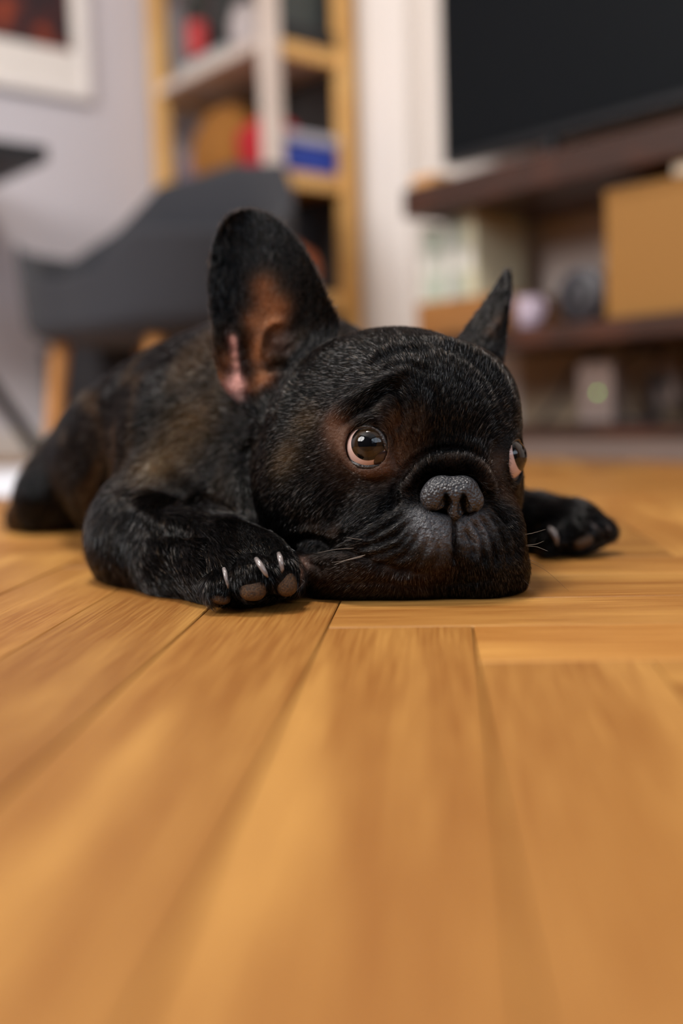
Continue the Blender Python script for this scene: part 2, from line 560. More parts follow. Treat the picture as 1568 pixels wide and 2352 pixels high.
# head
head = Field((-0.09, 0.54, -0.004), (0.15, 0.88, 0.262), VS)
H = dict(F_=head)
E(906, 968, 0.705, (77, 62, 74), 0.0, yaw=-20, **H)
E(822, 1020, 0.715, (56, 58, 58), 0.025, **H)
E(720, 1110, 0.690, (40, 50, 46), 0.03, **H)      # near cheek
E(1136, 1115, 0.694, (18, 34, 32), 0.02, **H)     # far cheek
E(1000, 960, 0.655, (46, 40, 28), 0.03, **H)      # forehead
E(1092, 940, 0.678, (22, 32, 24), 0.02, **H)
E(860, 958, 0.646, (28, 12, 18), 0.015, roll=-22, **H)   # near brow
E(1148, 978, 0.672, (8, 8, 11), 0.008, **H)      # far brow
E(1003, 1150, 0.656, (46, 40, 30), 0.022, **H)    # muzzle
E(1042, 1095, 0.635, (24, 14, 18), 0.014, **H)    # nose rope base
E(905, 1232, 0.642, (40, 25, 26), 0.014, roll=-24, **H)  # near flew
E(975, 1238, 0.632, (26, 22, 18), 0.010, **H)
E(1018, 1232, 0.630, (16, 22, 16), 0.010, **H)
E(1080, 1228, 0.634, (17, 24, 16), 0.008, **H)
E(1124, 1250, 0.645, (21, 29, 24), 0.012, roll=14, **H)   # far flew
E(1045, 1204, 0.626, (9, 9, 8), 0.006, **H)
E(950, 1322, 0.658, (64, 17, 30), 0.010, **H)     # lower jaw and chin
E(1118, 1316, 0.655, (22, 17, 22), 0.016, **H)
E(1090, 1300, 0.672, (26, 24, 26), 0.02, **H)
E(790, 1300, 0.668, (28, 24, 28), 0.015, roll=10, **H)    # lip corner
C([(700, 1283, 0.655, 4.5), (712, 1318, 0.655, 6), (745, 1345, 0.655, 8)], 0.006, **H)

EYE_L, EYE_R, EYE_RAD = pix(853, 1026, 0.6375), pix(1149, 1053, 0.657), 0.0158
def camdir(x, y, z):
    v = AX[0] * x + AX[1] * y + AX[2] * z
    return v / np.linalg.norm(v)
AX_L, AX_R = camdir(-0.34, 0.02, -0.94), camdir(0.87, 0.10, -0.48)
GZ_L, GZ_R = camdir(-0.19, -0.13, -0.97), camdir(0.885, -0.20, -0.42)
for c, ax in ((EYE_L, AX_L), (EYE_R, AX_R)):
    s, dd = head.ell_d(c + ax * 0.0005, (0.0176,) * 3, AX, 0.02)     # lids
    head.union(s, dd, 0.006)
    s, dd = head.ell_d(c, (EYE_RAD + 0.0002,) * 3, AX, 0.01)          # the ball's hollow, only in front
    head.cut(s, dd, 0.0006)
    s, dd = head.cap_d(c + ax * 0.004, c + ax * 0.03, 0.0124, 0.0150, 0.008)
    head.cut(s, dd, 0.0025)
s, dd = head.ell_d(pix(1040, 1136, 0.620), (0.0182, 0.0118, 0.012), AX, 0.01)   # seat of the nose leather
head.cut(s, dd, 0.004)

# ears: cupped sheets of real thickness, turned into distance fields
def ear_mesh(left, right, depth, cup, thick, n=40, m=28):
    def poly(pts, t):
        P = np.array(pts, float)
        seg = np.concatenate([[0], np.cumsum(np.hypot(*np.diff(P, axis=0).T))])
        u = t * seg[-1]
        return np.stack([np.interp(u, seg, P[:, k]) for k in range(2)], 1)
    tv = np.linspace(0, 1, n)
    Lp, Rp = poly(left, tv), poly(right, tv)
    front, back = [], []
    for i, v in enumerate(tv):
        for u in np.linspace(0, 1, m):
            q = Lp[i] * (1 - u) + Rp[i] * u
            c = 1 - (2 * u - 1) ** 2
            d = depth(u, v) + cup(u, v) * c
            th = thick * (0.35 + 0.65 * c ** 0.5) * (1.0 if v < 0.9 else max(0.35, 1 - (v - 0.9) * 6))
            front.append(pix(q[0], q[1], d - th / 2))
            back.append(pix(q[0], q[1], d + th / 2))
    V = np.array(front + back, np.float32)
    o = n * m
    fs = []
    for i in range(n - 1):
        for j in range(m - 1):
            a = i * m + j
            fs.append((a, a + m, a + m + 1, a + 1))
            fs.append((o + a, o + a + 1, o + a + m + 1, o + a + m))
    for i in range(n - 1):
        a, b = i * m, (i + 1) * m
        fs.append((a, o + a, o + b, b))
        a, b = i * m + m - 1, (i + 1) * m + m - 1
        fs.append((a, b, o + b, o + a))
    for j in range(m - 1):
        fs.append((j, j + 1, o + j + 1, o + j))
        a = (n - 1) * m + j
        fs.append((a, o + a, o + a + 1, a + 1))
    return V, np.array(fs, np.uint32)

def add_ear(V, Q, k):
    Vi = ((V - head.lo.astype(np.float32)) / np.float32(VS)).astype(np.float32)
    g = openvdb.FloatGrid.createLevelSetFromPolygons(Vi, quads=Q, transform=openvdb.createLinearTransform(1.0), halfWidth=10.0)
    i0 = np.maximum(np.floor(Vi.min(0)).astype(int) - 11, 0)
    i1 = np.minimum(np.ceil(Vi.max(0)).astype(int) + 11, head.n)
    arr = np.full(i1 - i0, 10.0, np.float32)
    g.copyToArray(arr, tuple(int(x) for x in i0))
    head.union(tuple(slice(a, b) for a, b in zip(i0, i1)), arr * np.float32(VS), k)

V, Q = ear_mesh(
    [(640, 1000), (590, 968), (556, 942), (522, 908), (500, 872), (492, 820), (488, 765), (480, 705), (477, 640), (484, 575), (499, 525), (522, 497), (548, 483), (568, 479)],
    [(668, 985), (690, 925), (715, 865), (745, 812), (778, 760), (782, 738), (757, 692), (742, 655), (722, 612), (696, 565), (662, 522), (632, 498), (606, 486), (580, 479)],
    lambda u, v: 0.700 + 0.012 * u + 0.035 * v - 0.018 * math.sin(math.pi * v) * u,
    lambda u, v: 0.026 * (1 - v) ** 0.5 * min(1.0, 0.25 + 2.0 * v), 0.0042)
add_ear(V, Q, 0.007)
V, Q = ear_mesh(
    [(1030, 850), (1036, 800), (1052, 770), (1085, 728), (1112, 692), (1132, 662), (1146, 640), (1156, 622)],
    [(1125, 900), (1150, 860), (1160, 815), (1166, 765), (1171, 715), (1174, 670), (1175, 640), (1173, 622)],
    lambda u, v: 0.738 - 0.018 * u * (1 - v) + 0.022 * v,
    lambda u, v: -0.024 * (1 - v), 0.005)
add_ear(V, Q, 0.008)

# join head and trunk
i0 = np.round((head.lo - body.lo) / VS).astype(int)
i1 = np.minimum(i0 + head.n, body.n)
sl = tuple(slice(a, b) for a, b in zip(i0, i1))
hs = tuple(slice(0, b - a) for a, b in zip(i0, i1))
body.union(sl, head.a[hs], 0.010)
# toes
for px, py, d, r in ((507, 1348, 0.6215, (10, 11, 13)), (578, 1328, 0.6155, (12.5, 14.5, 13)), (645, 1318, 0.6195, (10.5, 14, 13)), (678, 1330, 0.640, (6, 11, 12))):
    E(px, py, d, r, 0.004)
for px, py, d, r in ((1262, 1235, 0.786, (12, 12, 12)), (1325, 1232, 0.788, (13, 12, 13)), (1374, 1220, 0.80, (12, 9.5, 12))):
    E(px, py, d, r, 0.006)
# flat where it lies on the floor
zz = (body.lo[2] + VS * np.arange(body.n[2])).astype(np.float32)
np.maximum(body.a, (np.float32(0.0008) - zz)[None, None, :], out=body.a)
DV, DQ = body.mesh()
del head, body
print('sdf mesh', len(DV), len(DQ), round(time.time() - T0, 1))

# ---- helpers on the raw mesh
def vnormals(V, Q):
    n = np.cross(V[Q[:, 2]] - V[Q[:, 0]], V[Q[:, 3]] - V[Q[:, 1]])
    N = np.zeros_like(V)
    for k in range(4):
        np.add.at(N, Q[:, k], n)
    return N / (np.linalg.norm(N, axis=1, keepdims=True) + 1e-12)

def smooth(V, Q, it, w=0.5, mask=None):
    e = np.concatenate([Q[:, [0, 1]], Q[:, [1, 2]], Q[:, [2, 3]], Q[:, [3, 0]]])
    cnt = np.bincount(e[:, 0], minlength=len(V)) + np.bincount(e[:, 1], minlength=len(V))
    for _ in range(it):
        S = np.stack([np.bincount(e[:, 0], V[e[:, 1], k], len(V)) + np.bincount(e[:, 1], V[e[:, 0], k], len(V)) for k in range(3)], 1)
        ww = w if mask is None else (w * mask)[:, None]
        V = V + (S / cnt[:, None] - V) * ww
    return V

def seg_dist(px, py, line):
    """distance in pixels to a polyline, and the position 0..1 along it"""
    best = np.full(len(px), 1e9)
    along = np.zeros(len(px))
    n = len(line) - 1
    for i in range(n):
        ax_, ay_ = line[i]; bx, by = line[i + 1]
        dx, dy = bx - ax_, by - ay_
        t = np.clip(((px - ax_) * dx + (py - ay_) * dy) / (dx * dx + dy * dy + 1e-9), 0, 1)
        d = np.hypot(px - ax_ - t * dx, py - ay_ - t * dy)
        m = d < best
        best[m] = d[m]
        along[m] = (i + t[m]) / n
    return best, along

def curve(pts, n=24):
    """Catmull-Rom through the points"""
    P = np.array(pts, float)
    if len(P) < 3:
        return [tuple(p) for p in P]
    Q_ = np.vstack([2 * P[0] - P[1], P, 2 * P[-1] - P[-2]])
    out = []
    for i in range(1, len(Q_) - 2):
        for t in np.linspace(0, 1, max(2, n // (len(P) - 1)), endpoint=False):
            a, b, c, d = Q_[i - 1], Q_[i], Q_[i + 1], Q_[i + 2]
            out.append(0.5 * (2 * b + (c - a) * t + (2 * a - 5 * b + 4 * c - d) * t * t + (3 * b - a - 3 * c + d) * t ** 3))
    out.append(P[-1])
    return [tuple(p) for p in out]

DV = smooth(DV, DQ, 2, 0.5)
DN = vnormals(DV, DQ)

# ---- wrinkles: folds and creases pressed into the face (width in px, depth in mm; + raises, - sinks)
WR = [
    # nose rope: ridge over the nose and the deep groove outside and inside it
    ([(928, 1150), (938, 1118), (962, 1088), (1000, 1066), (1043, 1060), (1085, 1072), (1116, 1105), (1132, 1150)], 15, 6.5),
    ([(905, 1165), (912, 1115), (940, 1072), (985, 1046), (1043, 1036), (1095, 1048), (1132, 1088), (1150, 1150)], 9, -3.5),
    ([(950, 1160), (960, 1120), (992, 1094), (1038, 1084), (1080, 1094), (1108, 1125), (1118, 1155)], 7, -2.5),
    # cheek crease from the nose down to the lip corner
    ([(925, 1140), (890, 1160), (845, 1196), (800, 1222), (755, 1245), (715, 1262)], 13, -5.5),
    ([(905, 1165), (860, 1195), (815, 1230), (800, 1250)], 9, 1.8),
    ([(930, 1178), (880, 1212), (838, 1240)], 8, -3.2),
    ([(945, 1195), (900, 1232), (850, 1252), (815, 1262)], 8, -3.4),
    ([(948, 1215), (915, 1255), (870, 1275), (820, 1285)], 8, -2.8),
    ([(960, 1225), (940, 1262), (905, 1290), (850, 1305)], 8, -2.4),
    ([(985, 1240), (972, 1275), (945, 1305), (900, 1325)], 7, -2.0),
    ([(1008, 1250), (1003, 1285), (985, 1315)], 7, -1.8),
    # philtrum
    ([(1045, 1185), (1046, 1225), (1047, 1265), (1046, 1300)], 5.5, -5.5),
    # far flew creases
    ([(1085, 1195), (1105, 1225), (1112, 1265), (1115, 1300)], 6, -4.2),
    ([(1102, 1185), (1125, 1215), (1138, 1260), (1142, 1300)], 6, -4.2),
    ([(1122, 1175), (1148, 1208), (1165, 1255), (1168, 1295)], 6, -3.8),
    ([(1140, 1165), (1168, 1200), (1186, 1245), (1190, 1285)], 6, -3.2),
    ([(1118, 1150), (1150, 1178), (1178, 1205)], 7, -3.2),
    ([(1068, 1215), (1085, 1245), (1090, 1285)], 6, -3.4),
    # mouth line
    ([(690, 1268), (720, 1262), (760, 1262), (800, 1268), (850, 1292), (920, 1312), (990, 1318)], 8, -3.5),
    ([(705, 1290), (730, 1300), (740, 1325)], 6, -1.5),
    ([(740, 1345), (850, 1335), (960, 1345), (1060, 1340), (1150, 1325)], 9, -1.3),
    # brow
    ([(752, 972), (790, 938), (835, 905), (880, 878), (925, 860), (955, 866)], 14, 5.0),
    ([(775, 990), (810, 952), (850, 925), (895, 895), (930, 886)], 11, -4.2),
    ([(930, 868), (952, 895), (968, 935), (972, 980), (960, 1020)], 13, 2.2),
    ([(915, 885), (925, 920), (925, 965), (910, 1000)], 12, -2.6),
    ([(985, 880), (1000, 930), (1005, 990), (1000, 1040)], 10, -1.2),
    # forehead wrinkles
    ([(850, 828), (885, 806), (930, 792), (985, 800)], 8, 1.4),
    ([(855, 842), (890, 822), (935, 808), (985, 815)], 7, -1.2),
    ([(868, 850), (910, 838), (955, 836), (990, 850)], 7, 1.6),
    ([(880, 868), (918, 852), (955, 850), (985, 865)], 7, -1.0),
    ([(905, 790), (960, 782), (1020, 792), (1070, 812)], 8, -1.4),
    # long fold down the far side of the forehead
    ([(980, 772), (1050, 790), (1105, 820), (1145, 865), (1172, 915), (1190, 965)], 10, 2.4),
    ([(985, 790), (1045, 808), (1092, 838), (1128, 882), (1152, 932), (1168, 975)], 9, -2.2),
    ([(1075, 850), (1105, 890), (1128, 940), (1140, 985)], 8, -1.0),
    # near eye: lower lid, outer corner folds
    ([(778, 1015), (783, 1045), (805, 1076), (842, 1090), (880, 1082), (905, 1062)], 9, 1.4),
    ([(790, 1075), (830, 1108), (875, 1110), (915, 1090)], 10, -1.4),
    ([(893, 990), (906, 1020), (908, 1055), (925, 1085)], 8, -1.8),
    ([(790, 985), (815, 962), (845, 956), (872, 966)], 6, 1.6),
    # far eye
    ([(1150, 1075), (1160, 1110), (1180, 1122), (1200, 1112)], 6, 0.8),
    ([(1140, 1010), (1135, 1060), (1142, 1105)], 9, -1.5),
    # cheek and neck folds
    ([(575, 1000), (560, 1060), (565, 1130), (590, 1190)], 14, -4.0),
    ([(640, 1240), (690, 1215), (740, 1215), (770, 1230)], 10, 1.6),
    ([(650, 1255), (700, 1238), (750, 1240)], 9, -2.0),
    ([(585, 975), (570, 1000), (548, 1025)], 10, 3.0),
    # far ear
    ([(1168, 650), (1160, 700), (1142, 745), (1122, 768)], 7, 2.0),
    ([(1172, 690), (1163, 735), (1150, 780)], 8, -3.0),
    # inside of the near ear
    ([(533, 762), (540, 805), (545, 845), (550, 882), (570, 915)], 9, 3.0),
    ([(560, 780), (572, 835), (585, 890), (600, 935)], 13, -3.5),
    ([(598, 835), (598, 795), (608, 762), (632, 744), (656, 748)], 9, 3.2),
    ([(628, 800), (648, 790), (662, 800)], 16, 3.0),
    ([(608, 850), (635, 842), (660, 848)], 11, -4.5),
    ([(682, 838), (668, 880), (652, 930), (640, 965)], 10, 2.6),
    ([(600, 880), (612, 920), (625, 950)], 10, 2.0),
    ([(640, 870), (630, 910), (632, 950)], 9, -3.0),
]
px, py, pd = proj(DV)
view = CAM - DV
view /= np.linalg.norm(view, axis=1, keepdims=True)
facing = np.clip(((DN * view).sum(1) - 0.05) / 0.25, 0, 1)
front = facing * np.maximum(np.clip((0.76 - pd) / 0.02, 0, 1), 1.0 * ((px > 1050) & (py < 840) & (pd < 0.80)))
disp = np.zeros(len(DV))
idx = np.where((front > 0) & (px > 440))[0]
leg = np.zeros(len(DV))
qx, qy = px[idx], py[idx]
for line, wd, amp in WR:
    L = curve(line)
    d_, al = seg_dist(qx, qy, L)
    env = np.clip(np.minimum(al, 1 - al) * 6 + 0.15, 0, 1)
    disp[idx] += amp * 0.001 * np.exp(-(d_ / wd) ** 2) * env
# fine irregular puckers on the lips
lip = np.exp(-((qx - 990) / 190) ** 2 - ((qy - 1270) / 75) ** 2)
ang = np.arctan2(qy - 1130, qx - 1045)
rad = np.hypot(qx - 1045, qy - 1130)
pk = np.sin(ang * 26 + 0.02 * rad + 3.0 * np.sin(rad * 0.05)) * np.sin(rad * 0.075 + 2.2 * np.sin(ang * 7.0))
disp[idx] += 0.0009 * lip * pk * (rad > 75)
# near foreleg skin folds
for line, wd, amp in (([(250, 1115), (330, 1105), (400, 1125), (450, 1150)], 24, -4.0),
                      ([(300, 1150), (360, 1185), (430, 1205), (480, 1195)], 20, 3.5),
                      ([(330, 1215), (400, 1225), (450, 1240)], 20, -2.0),
                      ([(455, 1230), (470, 1290), (470, 1350)], 12, -2.0),
                      ([(380, 1240), (440, 1250), (470, 1240)], 12, 2.5)):
    d_, al = seg_dist(px, py, curve(line))
    leg += amp * 0.001 * np.exp(-(d_ / wd) ** 2) * np.clip(np.minimum(al, 1 - al) * 5, 0, 1) * facing * (pd < 0.86)
DV = DV + DN * (disp * front + leg)[:, None]
DV[:, 2] = np.maximum(DV[:, 2], 0.0008)
DV = smooth(DV, DQ, 1, 0.35)
DV[:, 2] = np.maximum(DV[:, 2], 0.0008)
DN = vnormals(DV, DQ)
px, py, pd = proj(DV)

# ---- coat colours and lengths, painted in space around surface points
SURF_TREE = None
def surf(qx, qy, dmax=1.4):
    """nearest visible surface point at a pixel (from the vertices around it)"""
    m = (np.abs(px - qx) < 9) & (np.abs(py - qy) < 9)
    if not m.any():
        return pix(qx, qy, 0.65)
    i = np.where(m)[0]
    return DV[i[np.argmin(pd[i])]]

col = np.tile(np.array([0.0035, 0.0034, 0.0037]), (len(DV), 1))
hair_len = np.full(len(DV), 0.0085)
dens = np.full(len(DV), 1.0)
hm = np.clip((0.80 - pd) / 0.05, 0, 1) * (px > 540)
hair_len = hair_len * (1 - hm) + 0.0043 * hm
def paint(pts, r, color, amt, length=None, density=None, only=None):
    global col, hair_len, dens
    for (qx_, qy_) in pts:
        c = surf(qx_, qy_)
        d2 = ((DV - c) ** 2).sum(1)
        k = np.exp(-d2 / (r * 0.001) ** 2 * 1.2)
        if only is not None:
            k = k * only
        if color is not None:
            kk = (k * amt)[:, None]
            col = col * (1 - kk) + np.array(color) * kk
        if length is not None:
            hair_len = hair_len * (1 - k) + length * 0.001 * k
        if density is not None:
            dens = dens * (1 - k) + density * k
def noise3(P, s, seed=0.0):
    """cheap band-limited noise from sines"""
    r_ = np.random.default_rng(int(seed * 10) + 5)
    out = np.zeros(len(P))
    for _ in range(10):
        k = r_.normal(size=3); k = k / np.linalg.norm(k) * s * r_.uniform(0.6, 1.6)
        out += np.sin(P @ k + r_.uniform(0, 6.28))
    return out / 10 ** 0.5 / 0.7

BROWN, TAN, GOLD, RUST = (0.040, 0.023, 0.015), (0.11, 0.068, 0.047), (0.15, 0.085, 0.030), (0.17, 0.062, 0.022)
# brindle over the trunk: broken stripes that run down the sides
along = DV @ np.array([-0.55, 0.83, 0.15])
st = np.sin(along * 80 + 3.4 * noise3(DV, 22, 1) + 1.6 * noise3(DV, 60, 2))
br = np.clip(st * 1.2 + 0.5 * noise3(DV, 45, 3) - 0.25, 0, 1)
trunk = np.clip((pd - 0.70) / 0.06, 0, 1) * np.clip((760 - px) / 80, 0, 1) * np.clip((py - 740) / 30, 0, 1)
k = (br * trunk * 0.42)[:, None]
col = col * (1 - k) + np.array((0.055, 0.032, 0.013)) * k
paint([(430, 980), (395, 1020), (455, 940), (350, 1060)], 18, GOLD, 0.20)  # gold brindle, with the shoulder's sheen painted into the coat colour
paint([(660, 1030), (640, 1060), (700, 960)], 10, GOLD, 0.18)
# face markings
paint([(770, 1010), (780, 1045), (765, 985)], 9.5, (0.15, 0.085, 0.058), 0.8, 2.0, 0.55)
paint([(800, 1080), (840, 1095), (880, 1085), (905, 1060)], 8.0, (0.15, 0.088, 0.064), 0.75, 1.5, 0.4)
paint([(905, 1010), (915, 980), (925, 1040)], 9, (0.062, 0.034, 0.021), 0.8)
paint([(760, 1070), (790, 1110)], 11, BROWN, 0.45)
paint([(945, 990), (955, 960), (965, 1020)], 7, BROWN, 0.35)
paint([(1145, 1085), (1165, 1125), (1150, 1050)], 7, BROWN, 0.8, 2.5)
paint([(1190, 1140), (1120, 1060)], 8, BROWN, 0.3)
paint([(1156, 1035), (1158, 1080), (1166, 1008), (1150, 1060)], 6.5, None, 0, 1.4, 0.7)
paint([(1200, 1000), (1195, 1140), (1205, 960), (1190, 930)], 14, None, 0, 2.6)
paint([(735, 1330), (800, 1330), (880, 1330), (960, 1340), (1010, 1320)], 13, BROWN, 0.62)
paint([(705, 1285), (700, 1310)], 5, (0.22, 0.12, 0.085), 0.7, 1.5, 0.4)
paint([(720, 1215), (760, 1210)], 6, BROWN, 0.6)
paint([(930, 1180), (880, 1220), (930, 1240), (850, 1260), (900, 1280), (970, 1280), (1020, 1280), (1090, 1270), (1130, 1230), (1160, 1250), (1150, 1190), (1170, 1290)], 11, None, 0, 2.4, 0.8)
# muzzle leather: nearly bare and grey round the nose, skin sheen painted into the grey
paint([(965, 1185), (1000, 1205), (1005, 1240), (980, 1225), (1085, 1205), (1085, 1240), (1110, 1195)], 8.5, (0.075, 0.077, 0.087), 0.9, 1.2, 0.16)
paint([(950, 1120), (1040, 1065), (1125, 1120)], 7, (0.020, 0.014, 0.012), 0.6, 2.6)
bare = np.clip(1 - dens, 0, 1)
# inside of the near ear
bare[py < 1150] = 0
inner = ((DN @ AX[2]) < -0.05) * (pd > 0.66) * 1.0
paint([(600, 650), (603, 690), (615, 720), (632, 700)], 9, RUST, 0.65, 4.0, 0.7, inner)
paint([(592, 735), (590, 780), (582, 820), (620, 740), (595, 860)], 8.5, RUST, 0.85, 2.5, 0.5, inner)
paint([(518, 860), (575, 880), (528, 820)], 7, RUST, 0.6, 2.5, 0.5, inner)
paint([(625, 780), (640, 800)], 8, (0.03, 0.012, 0.007), 0.7, 2.0, 0.4, inner)
paint([(546, 868), (542, 880), (556, 862)], 6, (0.42, 0.20, 0.17), 0.9, 0.6, 0.02, inner)
paint([(541, 805), (540, 785), (546, 830), (538, 770)], 3.6, (0.36, 0.16, 0.13), 0.75, 0.6, 0.05, inner)
paint([(556, 905)], 5, (0.16, 0.08, 0.07), 0.7, 1.0, 0.15, inner)
paint([(600, 930), (630, 940), (600, 965), (640, 900)], 9, (0.004, 0.004, 0.004), 0.9, 4.0, 1.0)
paint([(1135, 755), (1150, 730)], 5, (0.06, 0.035, 0.022), 0.6, 2.0)
paint([(500, 560), (560, 500), (640, 540), (690, 620)], 14, None, 0, 4.0, 1.0)
# toes
paint([(507, 1340), (578, 1310), (645, 1300)], 12, None, 0, 5.0)

me = bpy.data.meshes.new('body')
me.vertices.add(len(DV)); me.vertices.foreach_set('co', DV.astype(np.float32).ravel())
me.loops.add(DQ.size); me.loops.foreach_set('vertex_index', DQ.astype(np.int32).ravel())
me.polygons.add(len(DQ)); me.polygons.foreach_set('loop_start', np.arange(0, DQ.size, 4, dtype=np.int32))
me.update(calc_edges=True); me.validate()
me.polygons.foreach_set('use_smooth', np.ones(len(me.polygons), bool))
at = me.attributes.new('coat', 'FLOAT_COLOR', 'POINT')
at.data.foreach_set('color', np.concatenate([col, bare[:, None]], 1).astype(np.float32).ravel())

m, nt, b = new_mat('dog_skin')
an = nt.nodes.new('ShaderNodeAttribute'); an.attribute_name = 'coat'
sp = nt.nodes.new('ShaderNodeTexNoise'); sp.inputs['Scale'].default_value = 420.0; sp.inputs['Detail'].default_value = 4; sp.inputs['Roughness'].default_value = 0.7
sr = nt.nodes.new('ShaderNodeMapRange'); sr.inputs['From Min'].default_value = 0.40; sr.inputs['From Max'].default_value = 0.62; sr.inputs['To Min'].default_value = 0.18; sr.inputs['To Max'].default_value = 1.15  # speckle in the bare skin's colour: painted glints and dark gaps
nt.links.new(sp.outputs['Fac'], sr.inputs['Value'])
sm = nt.nodes.new('ShaderNodeMix'); sm.data_type = 'RGBA'; sm.blend_type = 'MULTIPLY'
nt.links.new(an.outputs['Alpha'], sm.inputs['Factor']); nt.links.new(an.outputs['Color'], sm.inputs['A']); nt.links.new(sr.outputs[0], sm.inputs['B'])
nt.links.new(sm.outputs['Result'], b.inputs['Base Color'])
mr = nt.nodes.new('ShaderNodeMapRange'); mr.inputs['To Min'].default_value = 0.6; mr.inputs['To Max'].default_value = 0.34
nt.links.new(an.outputs['Alpha'], mr.inputs['Value']); nt.links.new(mr.outputs[0], b.inputs['Roughness'])
mr2 = nt.nodes.new('ShaderNodeMapRange'); mr2.inputs['To Min'].default_value = 0.12; mr2.inputs['To Max'].default_value = 0.6
nt.links.new(an.outputs['Alpha'], mr2.inputs['Value']); nt.links.new(mr2.outputs[0], b.inputs['Specular IOR Level'])
vz = nt.nodes.new('ShaderNodeTexNoise'); vz.inputs['Scale'].default_value = 520.0; vz.inputs['Detail'].default_value = 3
tc = nt.nodes.new('ShaderNodeTexCoord'); nt.links.new(tc.outputs['Object'], vz.inputs['Vector']); nt.links.new(tc.outputs['Object'], sp.inputs['Vector'])
bp = nt.nodes.new('ShaderNodeBump'); bp.inputs['Strength'].default_value = 0.9; bp.inputs['Distance'].default_value = 0.0016
nt.links.new(vz.outputs['Fac'], bp.inputs['Height']); nt.links.new(bp.outputs['Normal'], b.inputs['Normal'])
MAT['skin'] = m
me.materials.append(m)

DOG_AT = Vector((-0.06, 0.78, 0.0))
dog = thing('bulldog', 'black brindle French bulldog lying flat with chin on the parquet floor', 'dog', DOG_AT)
dog_body = link(bpy.data.objects.new('body', me), dog)
print('dog body', round(time.time() - T0, 1))
# ------------------------------------------------------------------ eyes
def ball_mesh(name, c, axis, r, half_angle, mat, parent, rings=20, seg=40, bulge=None):
    """spherical cap about axis (half_angle = pi gives the whole ball)"""
    z = Vector(axis).normalized()
    M_ = z.to_track_quat('Z', 'Y').to_matrix().to_4x4()
    prof = []
    for i in range(rings + 1):
        t = half_angle * i / rings
        rr = r + (bulge(t) if bulge else 0)
        prof.append((rr * math.sin(t), rr * math.cos(t)))
    bm = bmesh.new()
    lathe_bm(bm, prof, seg, tuple(c), M_)
    bmesh.ops.recalc_face_normals(bm, faces=bm.faces)
    return bm_obj(name, bm, mat, parent, True)

def eye_mat(name, inner, outer=None, rough=0.03, scale=500.0):
    m, nt, b = new_mat(name)
    nz = nt.nodes.new('ShaderNodeTexNoise'); nz.inputs['Scale'].default_value = scale; nz.inputs['Detail'].default_value = 3
    tc = nt.nodes.new('ShaderNodeTexCoord'); nt.links.new(tc.outputs['Object'], nz.inputs['Vector'])
    mx = nt.nodes.new('ShaderNodeMix'); mx.data_type = 'RGBA'
    mx.inputs['A'].default_value = (*inner, 1); mx.inputs['B'].default_value = (*(outer or inner), 1)
    nt.links.new(nz.outputs['Fac'], mx.inputs['Factor'])
    nt.links.new(mx.outputs['Result'], b.inputs['Base Color'])
    b.inputs['Roughness'].default_value = 0.5
    b.inputs['Specular IOR Level'].default_value = 0.0
    b.inputs['Coat Weight'].default_value = 1.0
    b.inputs['Coat Roughness'].default_value = rough
    b.inputs['Coat IOR'].default_value = 1.5
    return m
MAT['sclera'] = eye_mat('eye_white', (0.66, 0.50, 0.46), (0.56, 0.37, 0.33), 0.06, 250.0)
MAT['iris'] = eye_mat('eye_iris', (0.030, 0.016, 0.006), (0.012, 0.006, 0.003), 0.02, 900.0)
MAT['limbus'] = eye_mat('eye_limbus', (0.004, 0.0035, 0.003), None, 0.02)
MAT['pupil'] = eye_mat('eye_pupil', (0.002, 0.002, 0.0025), None, 0.015)
MAT['caruncle'] = eye_mat('eye_corner', (0.040, 0.020, 0.013), (0.022, 0.010, 0.007), 0.12, 600.0)
MAT['lid'] = plain('eyelid_skin', (30, 22, 20), 0.32, 0.5, 700.0, 0.3, coat=0.3)
LID_PX = [(787, 1031), (790, 1011), (802, 993), (820, 984), (840, 982), (858, 986), (872, 998), (880, 1014), (885, 1032), (897, 1052), (884, 1061), (868, 1067), (848, 1071), (828, 1069), (808, 1060), (793, 1047)]
